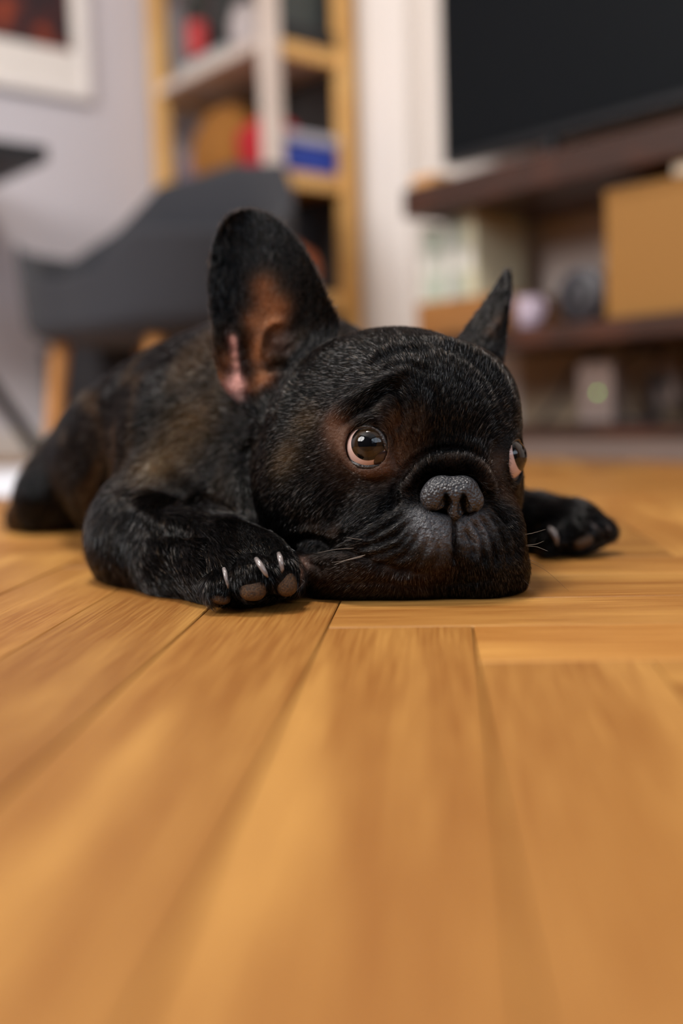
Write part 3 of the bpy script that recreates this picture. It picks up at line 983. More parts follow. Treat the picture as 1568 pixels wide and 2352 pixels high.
for c, ax, gz in ((EYE_L, AX_L, GZ_L), (EYE_R, AX_R, GZ_R)):
    eye = ball_mesh('eye', c, gz, EYE_RAD - 0.0003, math.pi, MAT['sclera'], dog, 40, 48)
    k_ = 0.0103 / EYE_RAD
    bl = lambda t: 0.0010 * max(0.0, math.cos(min(t / k_ * math.pi / 2, math.pi / 2))) ** 0.8
    ball_mesh('iris_rim', c, gz, EYE_RAD - 0.00022, k_ * 1.15, MAT['limbus'], eye, 14, 48, bl)
    ball_mesh('iris', c, gz, EYE_RAD - 0.00016, k_ * 0.93, MAT['iris'], eye, 14, 48, bl)
    ball_mesh('pupil', c, gz, EYE_RAD - 0.00010, k_ * 0.56, MAT['pupil'], eye, 14, 48, bl)
    if ax is AX_L:
        d0 = pix(881, 1058, 1.0) - CAM; d0 /= np.linalg.norm(d0)
        oc = CAM - c; hb_ = oc @ d0
        q_ = CAM + d0 * (-hb_ - math.sqrt(max(0, hb_ * hb_ - (oc @ oc - EYE_RAD ** 2)))) - c
        te = ball_mesh('third_eyelid', c, q_, EYE_RAD - 0.0001, 0.40, MAT['caruncle'], eye, 8, 28, lambda t: 0.0010 * math.cos(min(1.57, t / 0.40 * 1.57)) ** 0.7)
        te['label'] = 'dark brown inner corner'
    # lids: a dark wet lip along the opening that runs out under the coat
    z = Vector(ax); x = z.cross(Vector((0, 0, 1))).normalized(); y = x.cross(z)
    loop = []
    if ax is AX_L:
        for (qx_, qy_) in curve(LID_PX + LID_PX[:1], 64)[:-1]:
            d0 = pix(qx_, qy_, 1.0) - CAM
            d0 /= np.linalg.norm(d0)
            oc = CAM - c
            hb_ = oc @ d0
            disc = max(hb_ * hb_ - (oc @ oc - (EYE_RAD + 0.0003) ** 2), 0)
            loop.append(Vector(CAM + d0 * (-hb_ - math.sqrt(disc)) - c).normalized())
    else:
        for t in range(64):
            a = 2 * math.pi * t / 64
            th = math.asin(0.0128 * (1 + 0.06 * math.cos(2 * a)) / EYE_RAD)
            loop.append(z * math.cos(th) + (x * math.cos(a) + y * math.sin(a)) * math.sin(th))
    bm = bmesh.new()
    rows = []
    for v in loop:
        ang_ = v.angle(z)
        perp = (v - z * v.dot(z)).normalized()
        row = []
        for f, h in ((0.97, -0.0006), (0.985, 0.0006), (1.02, 0.0012), (1.07, 0.0014), (1.14, 0.0011), (1.24, 0.0004)):
            q = z * math.cos(ang_ * f) + perp * math.sin(ang_ * f)
            row.append(bm.verts.new(Vector(c) + q * (EYE_RAD + h)))
        rows.append(row)
    for t in range(len(rows)):
        A_, B_ = rows[t], rows[(t + 1) % len(rows)]
        for k in range(5):
            bm.faces.new((A_[k], A_[k + 1], B_[k + 1], B_[k]))
    bmesh.ops.recalc_face_normals(bm, faces=bm.faces)
    bm_obj('eyelid', bm, MAT['lid'], dog, True)

# ------------------------------------------------------------------ nose leather, its own finer field
NV = 0.00045
nc = pix(1040, 1150, 0.617)
nose = Field(nc - 0.030, nc + 0.030, NV)
N_ = dict(F_=nose)
E(1037, 1132, 0.617, (15.0, 9.3, 10), 0.0, **N_)
E(1012, 1124, 0.6165, (9.5, 8.2, 8.5), 0.003, **N_)
E(1062, 1124, 0.6170, (9.5, 8.2, 8.5), 0.003, **N_)
E(993, 1143, 0.6155, (7.4, 8.0, 7.5), 0.003, roll=-15, **N_)
E(1083, 1150, 0.6165, (7.2, 7.4, 7.5), 0.003, roll=15, **N_)
E(1045, 1162, 0.6172, (5.4, 8.6, 7), 0.003, **N_)
# nostrils and the slits that curl outwards
C([(1023, 1134, 0.610, 2.2), (1025, 1152, 0.6105, 3.4), (1021, 1170, 0.6105, 4.2), (1011, 1181, 0.610, 2.6)], 0.0008, cut=True, **N_)
C([(1008, 1181, 0.608, 1.6), (990, 1175, 0.6085, 1.1), (970, 1164, 0.610, 0.8)], 0.001, cut=True, **N_)
C([(1065, 1136, 0.6105, 2.1), (1063, 1154, 0.611, 3.2), (1067, 1172, 0.611, 4.2), (1076, 1184, 0.6105, 2.6)], 0.0008, cut=True, **N_)
C([(1074, 1185, 0.6085, 1.6), (1090, 1178, 0.6095, 1.1), (1104, 1168, 0.611, 0.8)], 0.001, cut=True, **N_)
C([(1044, 1112, 0.6058, 0.5), (1045, 1150, 0.6062, 0.8), (1046, 1185, 0.6078, 1.0), (1047, 1225, 0.610, 1.0)], 0.0016, cut=True, **N_)
nvv, nqq = nose.mesh()
nvv = smooth(nvv, nqq, 2, 0.5)
m, nt, b = new_mat('nose_leather')
tc = nt.nodes.new('ShaderNodeTexCoord')
vo = nt.nodes.new('ShaderNodeTexVoronoi'); vo.inputs['Scale'].default_value = 620.0; vo.feature = 'SMOOTH_F1'; vo.inputs['Smoothness'].default_value = 0.4
nz = nt.nodes.new('ShaderNodeTexNoise'); nz.inputs['Scale'].default_value = 140.0; nz.inputs['Detail'].default_value = 4
nt.links.new(tc.outputs['Object'], vo.inputs['Vector']); nt.links.new(tc.outputs['Object'], nz.inputs['Vector'])
mx = nt.nodes.new('ShaderNodeMix'); mx.data_type = 'RGBA'
mx.inputs['A'].default_value = (0.016, 0.016, 0.019, 1); mx.inputs['B'].default_value = (0.045, 0.045, 0.05, 1)
nt.links.new(nz.outputs['Fac'], mx.inputs['Factor'])
pg = nt.nodes.new('ShaderNodeAttribute'); pg.attribute_name = 'nostril_shade'
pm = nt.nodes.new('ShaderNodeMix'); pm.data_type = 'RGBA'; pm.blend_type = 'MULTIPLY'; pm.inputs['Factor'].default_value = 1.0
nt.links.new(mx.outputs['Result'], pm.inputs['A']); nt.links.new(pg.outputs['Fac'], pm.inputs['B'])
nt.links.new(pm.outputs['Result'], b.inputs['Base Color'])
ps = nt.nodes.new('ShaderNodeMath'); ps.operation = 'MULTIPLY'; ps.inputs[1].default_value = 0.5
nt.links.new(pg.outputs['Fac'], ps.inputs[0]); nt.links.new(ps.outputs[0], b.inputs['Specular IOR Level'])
b.inputs['Roughness'].default_value = 0.38
ad = nt.nodes.new('ShaderNodeMath'); ad.operation = 'MULTIPLY_ADD'; ad.inputs[1].default_value = -1.0
nt.links.new(vo.outputs['Distance'], ad.inputs[0]); nt.links.new(nz.outputs['Fac'], ad.inputs[2])
bp = nt.nodes.new('ShaderNodeBump'); bp.inputs['Strength'].default_value = 0.9; bp.inputs['Distance'].default_value = 0.0011
nt.links.new(ad.outputs[0], bp.inputs['Height']); nt.links.new(bp.outputs['Normal'], b.inputs['Normal'])
MAT['nose'] = m
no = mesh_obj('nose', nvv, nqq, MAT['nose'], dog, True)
no['label'] = 'grey-black pebbled nose leather'
nx_, ny_, nd_ = proj(np.array(nvv))
shade_mul = np.ones(len(nvv))  # nostril hollows darkened in the colour: painted shade
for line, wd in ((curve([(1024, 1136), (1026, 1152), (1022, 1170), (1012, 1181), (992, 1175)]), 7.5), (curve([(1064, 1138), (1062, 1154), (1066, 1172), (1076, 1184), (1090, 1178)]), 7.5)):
    shade_mul *= 1 - 0.95 * np.exp(-(seg_dist(nx_, ny_, line)[0] / wd) ** 4)
pa_ = no.data.attributes.new('nostril_shade', 'FLOAT', 'POINT')
pa_.data.foreach_set('value', shade_mul.astype(np.float32))
del nose

# ------------------------------------------------------------------ claws and pads
MAT['claw'] = plain('claw_horn', (120, 112, 110), 0.22, 0.1, 300.0, 0.25, coat=0.6)
m, nt, b = new_mat('paw_pad_skin')
tc = nt.nodes.new('ShaderNodeTexCoord')
nz = nt.nodes.new('ShaderNodeTexNoise'); nz.inputs['Scale'].default_value = 900.0; nz.inputs['Detail'].default_value = 4; nz.inputs['Roughness'].default_value = 0.7
nt.links.new(tc.outputs['Object'], nz.inputs['Vector'])
cr = nt.nodes.new('ShaderNodeValToRGB')
cr.color_ramp.elements[0].position = 0.4; cr.color_ramp.elements[0].color = (0.022, 0.010, 0.004, 1)
cr.color_ramp.elements[1].position = 0.68; cr.color_ramp.elements[1].color = (0.13, 0.062, 0.017, 1)
nt.links.new(nz.outputs['Fac'], cr.inputs['Fac']); nt.links.new(cr.outputs['Color'], b.inputs['Base Color'])
b.inputs['Roughness'].default_value = 0.5
bp = nt.nodes.new('ShaderNodeBump'); bp.inputs['Strength'].default_value = 0.8; bp.inputs['Distance'].default_value = 0.0008
nt.links.new(nz.outputs['Fac'], bp.inputs['Height']); nt.links.new(bp.outputs['Normal'], b.inputs['Normal'])
MAT['pad'] = m

def claw(pts, r):
    bm = bmesh.new()
    L = [tuple(pix(*p)) for p in pts]
    n = len(L)
    tube_bm(bm, L, [r * 0.001 * f for f in np.interp(np.linspace(0, 1, n), [0, 0.3, 0.75, 1], [0.8, 1.0, 0.7, 0.22])], 10)
    bm_obj('claw', bm, MAT['claw'], dog, True)
def pad(px, py, d, rx, ry, rd, roll=0):
    bm = bmesh.new()
    A_ = rot_axes(0, roll, 0)
    bmesh.ops.create_icosphere(bm, subdivisions=4, radius=1.0)
    c = pix(px, py, d)
    for v in bm.verts:
        q = v.co
        p = [math.copysign(abs(x) ** 0.85, x) for x in q]
        P_ = c + A_[0] * p[0] * rx * .001 + A_[1] * p[1] * ry * .001 + A_[2] * p[2] * rd * .001
        P_[2] = max(P_[2], 0.001)
        v.co = Vector(P_)
    bm_obj('paw_pad', bm, MAT['pad'], dog, True)
claw([(514, 1306, 0.6135, ), (517, 1316, 0.6105), (519, 1328, 0.6090), (523, 1342, 0.6085), (524, 1352, 0.6085)], 1.45)
claw([(588, 1284, 0.6080), (595, 1294, 0.6040), (603, 1306, 0.6020), (610, 1318, 0.6018), (615, 1326, 0.6025)], 1.9)
claw([(640, 1272, 0.6130), (643, 1281, 0.6085), (646, 1294, 0.6065), (648, 1308, 0.6065), (647, 1316, 0.607)], 1.75)
pad(505, 1373, 0.6150, 6.4, 3.8, 5.5, 12)
pad(580, 1352, 0.6085, 8.0, 7.2, 6.0, 0)
pad(655, 1337, 0.6130, 6.6, 8.6, 6.0, -18)
claw([(1262, 1214, 0.7745), (1270, 1222, 0.7715), (1277, 1236, 0.7705), (1280, 1252, 0.7715)], 2.6)
claw([(1345, 1196, 0.7840), (1353, 1201, 0.7800), (1364, 1210, 0.7785), (1372, 1217, 0.7790)], 2.2)
claw([(1385, 1205, 0.7900), (1391, 1208, 0.7880), (1397, 1214, 0.7875), (1400, 1220, 0.788)], 1.8)
pad(1338, 1243, 0.7775, 8.0, 5.0, 5.0, -25)

# ------------------------------------------------------------------ whiskers
MAT['whisker'] = plain('whisker_hair', (150, 140, 130), 0.35)
MAT['whisker_dark'] = plain('whisker_hair_dark', (60, 46, 36), 0.35)
def whisker(a, mid, e, r=0.00016, mat='whisker'):
    pts = curve([a[:2], mid[:2], e[:2]], 12)
    dd = np.linspace(a[2], e[2], len(pts))
    bm = bmesh.new()
    tube_bm(bm, [tuple(pix(p[0], p[1], d)) for p, d in zip(pts, dd)], list(np.linspace(r, r * 0.3, len(pts))), 5)
    bm_obj('whisker', bm, MAT[mat], dog, True)
whisker((838, 1275, 0.620), (800, 1285, 0.612), (768, 1297, 0.606), 0.00022)
whisker((832, 1279, 0.620), (795, 1287, 0.612), (762, 1292, 0.606), 0.00016)
whisker((812, 1259, 0.622), (770, 1262, 0.612), (730, 1270, 0.604), 0.00015)
whisker((838, 1240, 0.622), (818, 1238, 0.618), (795, 1234, 0.614), 0.00014)
whisker((1205, 1228, 0.635), (1225, 1224, 0.628), (1252, 1216, 0.622), 0.00014)
whisker((1208, 1252, 0.635), (1230, 1250, 0.628), (1248, 1243, 0.622), 0.00014)
whisker((1208, 1254, 0.635), (1232, 1256, 0.628), (1258, 1266, 0.622), 0.00012)
whisker((1210, 1288, 0.637), (1255, 1312, 0.630), (1306, 1358, 0.628), 0.00014, 'whisker_dark')
whisker((1208, 1284, 0.637), (1228, 1290, 0.632), (1250, 1302, 0.630), 0.00012, 'whisker_dark')
whisker((1200, 1330, 0.637), (1212, 1342, 0.634), (1220, 1355, 0.632), 0.00012, 'whisker_dark')
whisker((682, 1335, 0.640), (690, 1330, 0.622), (700, 1336, 0.610), 0.00012)
whisker((665, 1372, 0.622), (682, 1355, 0.612), (698, 1338, 0.606), 0.00012)

# ------------------------------------------------------------------ fur: short strands laid along the growth of the coat
GUIDE = [  # px, py, then growth direction in the picture (right, down, away)
    (1040, 1070, 0.0, -1.0, 0.3), (985, 1080, -0.5, -1.0, 0.2), (1100, 1085, 0.5, -1.0, 0.2), (940, 1120, -0.8, -0.5, 0.2), (1128, 1130, 0.7, -0.5, 0.3),
    (1000, 1000, 0.15, -1.0, 0.3), (960, 960, 0.35, -1.0, 0.2), (1010, 900, 0.1, -1.0, 0.5), (1060, 950, 0.3, -1.0, 0.4), (1120, 920, 0.5, -0.9, 0.7),
    (1170, 960, 0.5, -0.8, 0.9), (1190, 1000, 0.4, -0.6, 1.0), (980, 840, -0.1, -1.0, 0.8), (1080, 830, 0.2, -0.8, 1.0), (900, 790, -0.3, -0.6, 1.0),
    (940, 875, -0.5, -0.8, 0.3), (890, 890, -0.9, 0.15, 0.2), (840, 920, -0.85, 0.45, 0.2), (790, 960, -0.8, 0.6, 0.3), (800, 860, -1.0, -0.05, 0.5),
    (720, 900, -1.0, 0.1, 0.5), (680, 960, -1.0, 0.2, 0.4), (740, 820, -0.9, -0.2, 0.7), (640, 1030, -0.8, 0.5, 0.4), (700, 1050, -0.9, 0.3, 0.3),
    (770, 1030, -0.9, 0.3, 0.2), (830, 1100, -0.9, 0.5, 0.2), (910, 1040, -0.1, -0.9, 0.2), (900, 1110, -0.8, 0.55, 0.1), (740, 1120, -0.8, 0.5, 0.3),
    (640, 1150, -0.6, 0.7, 0.4), (600, 1090, -0.5, 0.7, 0.6), (850, 1180, -0.8, 0.6, 0.1), (780, 1215, -0.9, 0.4, 0.2),
    (960, 1190, -0.7, 0.7, 0.0), (900, 1240, -0.8, 0.6, 0.1), (990, 1240, -0.4, 0.9, 0.0), (840, 1270, -0.9, 0.4, 0.2), (760, 1310, -0.8, 0.5, 0.2),
    (880, 1310, -0.4, 0.9, 0.1), (960, 1340, 0.1, 1.0, 0.1), (1030, 1330, 0.0, 1.0, 0.1), (1060, 1260, 0.1, 1.0, 0.0), (1100, 1220, 0.4, 0.9, 0.1),
    (1140, 1200, 0.6, 0.8, 0.2), (1150, 1270, 0.4, 0.9, 0.2), (1180, 1240, 0.6, 0.7, 0.5), (1120, 1330, 0.2, 1.0, 0.2), (1160, 1140, 0.6, 0.6, 0.5), (1150, 1040, 0.2, 0.5, 0.6),
    (1120, 1040, 0.0, -0.9, 0.3), (700, 1270, -0.6, 0.8, 0.1),
    (560, 520, -0.1, -1.0, 0.1), (520, 640, -0.2, -1.0, 0.1), (620, 600, 0.2, -1.0, 0.1), (600, 720, 0.05, -1.0, 0.1), (700, 650, 0.6, -0.8, 0.2),
    (730, 740, 0.8, -0.7, 0.3), (520, 800, -0.4, -0.9, 0.1), (540, 900, -0.3, -0.8, 0.2), (690, 800, 0.3, -0.9, 0.3), (640, 880, 0.1, -0.9, 0.2),
    (1140, 720, 0.2, -1.0, 0.1), (1160, 660, 0.1, -1.0, 0.1), (1110, 770, 0.2, -1.0, 0.2),
    (560, 1020, -0.6, 0.6, 0.5), (440, 900, -0.7, 0.4, 0.7), (430, 990, -0.6, 0.8, 0.4), (380, 1080, -0.4, 0.9, 0.2), (300, 1000, -0.7, 0.5, 0.7), (200, 1060, -0.7, 0.6, 0.6),
    (120, 1120, -0.4, 0.9, 0.2), (300, 1180, -0.2, 1.0, 0.0), (250, 1250, 0.4, 0.9, -0.1), (300, 1225, 0.35, 0.9, -0.1), (380, 1225, 0.6, 0.75, -0.2), (340, 1280, 0.9, 0.4, -0.3), (430, 1270, 0.9, 0.5, -0.3), (450, 1180, 0.5, 0.8, -0.2),
    (520, 1270, 0.8, 0.6, -0.4), (505, 1320, 0.0, 0.9, -0.6), (570, 1270, 0.1, 0.8, -0.7), (640, 1275, 0.2, 0.8, -0.6), (560, 1150, 0.1, 0.9, -0.1), (640, 1240, 0.3, 0.6, -0.6),
    (1220, 1190, 1.0, 0.1, -0.3), (1300, 1190, 1.0, 0.2, -0.3), (1370, 1200, 0.9, 0.5, -0.3), (1260, 1240, 0.7, 0.7, -0.3),
]
gp = np.array([surf(g[0], g[1]) for g in GUIDE])
gd = np.array([g[2] * AX[0] + g[3] * AX[1] + g[4] * AX[2] for g in GUIDE])
gd /= np.linalg.norm(gd, axis=1, keepdims=True)

def flow(P, Nn):
    out = np.zeros_like(P)
    for s in range(0, len(P), 40000):
        q = P[s:s + 40000]
        d2 = ((q[:, None, :] - gp[None]) ** 2).sum(2)
        wg = 1.0 / (d2 + 0.00006) ** 1.6
        out[s:s + 40000] = (wg[:, :, None] * gd[None]).sum(1) / wg.sum(1)[:, None]
    out -= Nn * (out * Nn).sum(1)[:, None]
    return out / (np.linalg.norm(out, axis=1, keepdims=True) + 1e-9)

tri = np.concatenate([DQ[:, [0, 1, 2]], DQ[:, [0, 2, 3]]])
A0, A1, A2 = DV[tri[:, 0]], DV[tri[:, 1]], DV[tri[:, 2]]
area = np.linalg.norm(np.cross(A1 - A0, A2 - A0), axis=1) / 2
tp = (A0 + A1 + A2) / 3
tx, ty, td = proj(tp)
tn = DN[tri[:, 0]]
tv = CAM - tp; tv /= np.linalg.norm(tv, axis=1, keepdims=True)
tf = (tn * tv).sum(1)
per_m2 = np.exp(np.interp(td, [0.66, 0.74, 0.84, 1.0], np.log([4.6e6, 2.6e6, 1.3e6, 0.9e6])))
per_m2 = per_m2 * np.clip(0.25 + (tf + 0.45) * 1.6, 0.25, 1.0) * dens[tri[:, 0]]
per_m2 = per_m2 * (tp[:, 2] > 0.002)
# no hair in the eye openings, under the nose or on the pads
for c, ax in ((EYE_L, AX_L), (EYE_R, AX_R)):
    q = tp - c
    t_ = q @ ax
    rr = np.linalg.norm(q - t_[:, None] * ax, axis=1)
    per_m2[(rr < (0.0134 if ax is AX_L else 0.0152)) & (t_ > 0.0)] = 0
    per_m2[np.linalg.norm(q, axis=1) < EYE_RAD + 0.0008] = 0
per_m2[(((tx - 1038) / 66) ** 2 + ((ty - 1147) / 50) ** 2 < 1) & (td < 0.66)] = 0
per_m2[(np.abs(tx - 1046) < 14) & (ty > 1180) & (ty < 1222) & (td < 0.66)] = 0
for q_ in ((505, 1373, 26, 17), (580, 1352, 33, 30), (655, 1337, 28, 36)):
    per_m2[(((tx - q_[0]) / q_[2]) ** 2 + ((ty - q_[1]) / q_[3]) ** 2 < 1) & (td < 0.64)] *= 0.02
lam = area * per_m2
cnt = rng.poisson(lam)
ti = np.repeat(np.arange(len(tri)), cnt)
NH = len(ti)
u1 = np.sqrt(rng.random(NH)); u2 = rng.random(NH)
bw = np.stack([1 - u1, u1 * (1 - u2), u1 * u2], 1)
def bary(Xv):
    return (Xv[tri[ti]] * (bw[:, :, None] if Xv.ndim == 2 else bw)).sum(1)
P0 = bary(DV)
PN = bary(DN); PN /= np.linalg.norm(PN, axis=1, keepdims=True)
HL = bary(hair_len) * rng.uniform(0.7, 1.25, NH)
HC = bary(col)
FD = flow(P0, PN)
side = np.cross(PN, FD)
wob = 0.11 * noise3(P0, 130, 4) + 0.09 * rng.normal(size=NH)
FD = FD + side * wob[:, None]
FD /= np.linalg.norm(FD, axis=1, keepdims=True)
lift = (0.30 + 0.10 * rng.normal(size=NH)).clip(0.08, 0.8)
stray = rng.random(NH) < 0.02
lift[stray] += 0.35
pts4 = np.zeros((NH, 4, 3), np.float32)
for k, t in enumerate((0.0, 0.33, 0.67, 1.0)):
    up = lift * (1.35 * t - 0.75 * t * t)
    pts4[:, k] = P0 - PN * 0.0003 + HL[:, None] * (FD * t + PN * up[:, None])
pts4[:, :, 2] = np.maximum(pts4[:, :, 2], 0.0006)
PJ = bary(pd) + 0.02 * rng.normal(size=NH)
rt = np.interp(PJ, [0.66, 0.74, 0.84], [0.000064, 0.000088, 0.00013]) * rng.uniform(0.75, 1.25, NH)
rad4 = (rt[:, None] * np.array([1.0, 0.95, 0.7, 0.18])[None]).astype(np.float32)
vary = np.exp(0.35 * rng.normal(size=NH))[:, None]
HC = HC * vary
# scattered brown hairs among the black ones
bs = (rng.random(NH) < 0.10) & (PJ < 0.78)
HC[bs] = HC[bs] * 0.4 + np.array((0.09, 0.05, 0.025)) * 0.6
cu = bpy.data.hair_curves.new('fur')
cu.add_curves([4] * NH)
cu.attributes['position'].data.foreach_set('vector', pts4.ravel())
ra = cu.attributes.get('radius') or cu.attributes.new('radius', 'FLOAT', 'POINT')
ra.data.foreach_set('value', rad4.ravel())
ca = cu.attributes.new('coat', 'FLOAT_COLOR', 'CURVE')
ca.data.foreach_set('color', np.concatenate([HC, np.ones((NH, 1))], 1).astype(np.float32).ravel())
go = cu.attributes.new('gloss', 'FLOAT', 'CURVE')
gl_ = np.where(rng.random(NH) < np.interp(PJ, [0.68, 0.84], [0.16, 0.20]), rng.uniform(1.55, 2.1, NH), rng.uniform(1.07, 1.16, NH))
go.data.foreach_set('value', gl_.astype(np.float32))
m = bpy.data.materials.new('dog_fur')
m.use_nodes = True
nt = m.node_tree
nt.nodes.remove(nt.nodes['Principled BSDF'])
hb = nt.nodes.new('ShaderNodeBsdfHairPrincipled')
hb.model = 'CHIANG'
hb.parametrization = 'COLOR'
an = nt.nodes.new('ShaderNodeAttribute'); an.attribute_name = 'coat'
nt.links.new(an.outputs['Color'], hb.inputs['Color'])
hb.inputs['Roughness'].default_value = 0.10
hb.inputs['Radial Roughness'].default_value = 0.28
gl = nt.nodes.new('ShaderNodeAttribute'); gl.attribute_name = 'gloss'
nt.links.new(gl.outputs['Fac'], hb.inputs['IOR'])
hb.inputs['Coat'].default_value = 0.0
nt.links.new(hb.outputs[0], nt.nodes['Material Output'].inputs['Surface'])
cu.materials.append(m)
fur = link(bpy.data.objects.new('fur', cu), dog)
fur['kind'] = 'stuff'
print('hairs', NH, round(time.time() - T0, 1))
# ------------------------------------------------------------------ behind the dog: media unit along the back wall
def rb(name, lo, hi, mat, parent=None, bevel=0.003):
    return room_box(name, lo, hi, mat, parent, bevel)

UA0, UA1 = 1.63, 1.965                      # front and back of the unit
B_END = 1.70                                # its left end
unit = thing('media_unit', 'long dark brown media unit with thick open shelves under the screen', 'media unit', room(1.8, 0.9, 0), PHI)
rb('top_board', (UA0, 0.1, 0.522), (UA1, B_END, 0.585), MAT['walnut'], unit, 0.006)
rb('middle_shelf', (UA0 + 0.005, 0.1, 0.222), (UA1, B_END - 0.05, 0.262), MAT['walnut'], unit, 0.004)
rb('bottom_shelf', (UA0 + 0.005, 0.1, 0.044), (UA1, B_END - 0.05, 0.062), MAT['walnut'], unit, 0.004)
rb('plinth', (UA0 + 0.012, 0.12, 0.0), (UA1 - 0.03, B_END - 0.06, 0.044), plain('grey_plinth', (112, 98, 92), 0.7), unit, 0.002)
rb('lower_back_panel', (UA1 - 0.012, 0.1, 0.062), (UA1, B_END - 0.05, 0.222), MAT['dark_panel'], unit, 0.001)
bD, _ = room_hit(1168, 560, UA1 - 0.02)
rb('upper_back_panel', (UA1 - 0.012, 0.1, 0.262), (UA1, bD, 0.528), plain('grey_brown_panel', (196, 180, 172), 0.7), unit, 0.001)

tv = thing('television', 'large flat black screen standing on the dark media unit', 'television', room(1.78, 1.1, 0.585), PHI)
rb('casing', (1.775, 0.46, 0.655), (1.82, 1.715, 1.375), MAT['black'], tv, 0.006)
MAT['screen'].node_tree.nodes['Principled BSDF'].inputs['Specular IOR Level'].default_value = 0.12
rb('screen', (1.772, 0.472, 0.672), (1.7755, 1.703, 1.363), MAT['screen'], tv, 0.0)
for b_ in (0.75, 1.42):
    bm = bmesh.new()
    add_box(bm, (1.70, b_ - 0.012, 0.585), (1.89, b_ + 0.012, 0.597), 0.003, 1, ROOM_M)
    add_box(bm, (1.785, b_ - 0.012, 0.59), (1.81, b_ + 0.012, 0.67), 0.003, 1, ROOM_M)
    bm_obj('stand_foot', bm, MAT['black'], tv)

# things in the unit
CARD = plain('tan_cardboard', (146, 103, 46), 0.75, 0.25, 90.0, 0.06)
b0, z0 = room_hit(1390, 560, 1.66)
box = thing('cardboard_box', 'large tan cardboard box filling the right of the upper compartment', 'box', room(1.66, 1.0, 0.262), PHI)
rb('carton', (1.66, 0.72, 0.262), (1.93, b0, 0.4785), CARD, box, 0.003)
rb('lid', (1.6585, 0.7185, 0.4785), (1.9315, b0 + 0.0015, 0.497), CARD, box, 0.003)
b1, z1 = room_hit(1552, 385, 1.64)
tag(rb('plug_adapter', (1.66, b1 - 0.035, 0.497), (1.72, b1 + 0.02, 0.523), plain('ivory_plastic', (236, 224, 200), 0.4), None, 0.006),
    'small ivory adapter lying on top of the tan cardboard box', 'adapter')
b2, _ = room_hit(965, 720, 1.70); b3, _ = room_hit(1085, 720, 1.70)
crate = thing('wooden_crate', 'low brown wooden crate under the pale magazine files', 'crate', room(1.78, (b2 + b3) / 2, 0.262), PHI)
CW = wood('crate_wood', (176, 122, 66), (140, 92, 46), 0.6, (10, 1.2, 10), 0.4)
b3 = b3 - 0.09
rb('crate_bottom', (1.69, b3, 0.262), (1.90, b2, 0.272), CW, crate, 0.001)
rb('crate_front', (1.69, b3, 0.272), (1.70, b2, 0.334), CW, crate, 0.001)
rb('crate_back', (1.89, b3, 0.272), (1.90, b2, 0.334), CW, crate, 0.001)
rb('crate_side', (1.70, b3, 0.272), (1.89, b3 + 0.01, 0.334), CW, crate, 0.001)
rb('crate_side', (1.70, b2 - 0.01, 0.272), (1.89, b2, 0.334), CW, crate, 0.001)
rb('crate_top', (1.69, b3, 0.334), (1.90, b2, 0.342), CW, crate, 0.001)
bf = b2 - 0.002
files = [((205, 208, 196), 'white-grey', 0.031, 0.172), ((172, 186, 170), 'sage green', 0.034, 0.160), ((214, 212, 202), 'off-white', 0.030, 0.168), ((160, 170, 160), 'dull green', 0.034, 0.176), ((208, 204, 176), 'cream', 0.036, 0.18)]
ordn = ['leftmost of the row', 'second from the left', 'in the middle of the row', 'fourth from the left', 'rightmost of the row']
for k, (c, nm_, wd, hh) in enumerate(files):
    t = thing('magazine_file', '%s magazine file standing on the wooden crate, %s' % (nm_, ordn[k]), 'magazine file', room(1.78, bf - wd / 2, 0.342), PHI, 'pale magazine files on the crate')
    mm = plain('file_card_%d' % k, c, 0.8, 0.1, 80.0, 0.05)
    rb('file_case', (1.70 + 0.004 * (k % 3), bf - wd, 0.342), (1.87, bf - 0.001, 0.342 + hh), mm, t, 0.002)
    rb('spine_label', (1.6985 + 0.004 * (k % 3), bf - wd + 0.006, 0.40), (1.7005 + 0.004 * (k % 3), bf - 0.007, 0.45), plain('file_label_%d' % k, (225, 222, 215), 0.8), t, 0.0)
    bf -= wd
bc, _ = room_hit(1214, 690, 1.70)
mug = thing('mug', 'white mug between the magazine files and the black speaker', 'mug', room(1.70, bc, 0.262))
WH = plain('white_glaze', (176, 160, 176), 0.3, coat=0.3)
bm = bmesh.new()
lathe_bm(bm, [(0, 0.262), (0.019, 0.262), (0.023, 0.268), (0.026, 0.325), (0.024, 0.325), (0.021, 0.272), (0, 0.270)], 28, room(1.70, bc, 0))
bmesh.ops.recalc_face_normals(bm, faces=bm.faces)
bm_obj('cup', bm, WH, mug, True)
bm = bmesh.new()
mc = room(1.70, bc, 0.30)
ddv = room(0, -1, 0)
tube_bm(bm, [mc + ddv * (0.023 + 0.015 * math.sin(t)) + Vector((0, 0, 0.018 * math.cos(t))) for t in np.linspace(0, math.pi, 10)], 0.004, 8)
bm_obj('handle', bm, WH, mug, True)
bs_, _ = room_hit(1335, 685, 1.70)
spk = thing('speaker', 'round black speaker beside the tan cardboard box', 'speaker', room(1.70, bs_, 0.262), PHI)
toc = (ROOM_M.to_3x3() @ Vector((-1, 0, 0))).to_track_quat('Z', 'Y').to_matrix().to_4x4()
so = room(1.70, bs_, 0.262 + 0.055)
bm = bmesh.new()
lathe_bm(bm, [(0, -0.06), (0.04, -0.06), (0.052, -0.045), (0.055, 0.0), (0.050, 0.012), (0, 0.012)], 40, so, toc)
bmesh.ops.recalc_face_normals(bm, faces=bm.faces)
bm_obj('housing', bm, plain('grey_speaker_case', (84, 82, 88), 0.5), spk, True)
bm = bmesh.new()
lathe_bm(bm, [(0.043, 0.012), (0.038, 0.018), (0.022, 0.010), (0.012, 0.014), (0, 0.016)], 40, so, toc)
bmesh.ops.recalc_face_normals(bm, faces=bm.faces)
bm_obj('cone', bm, MAT['black'], spk, True)
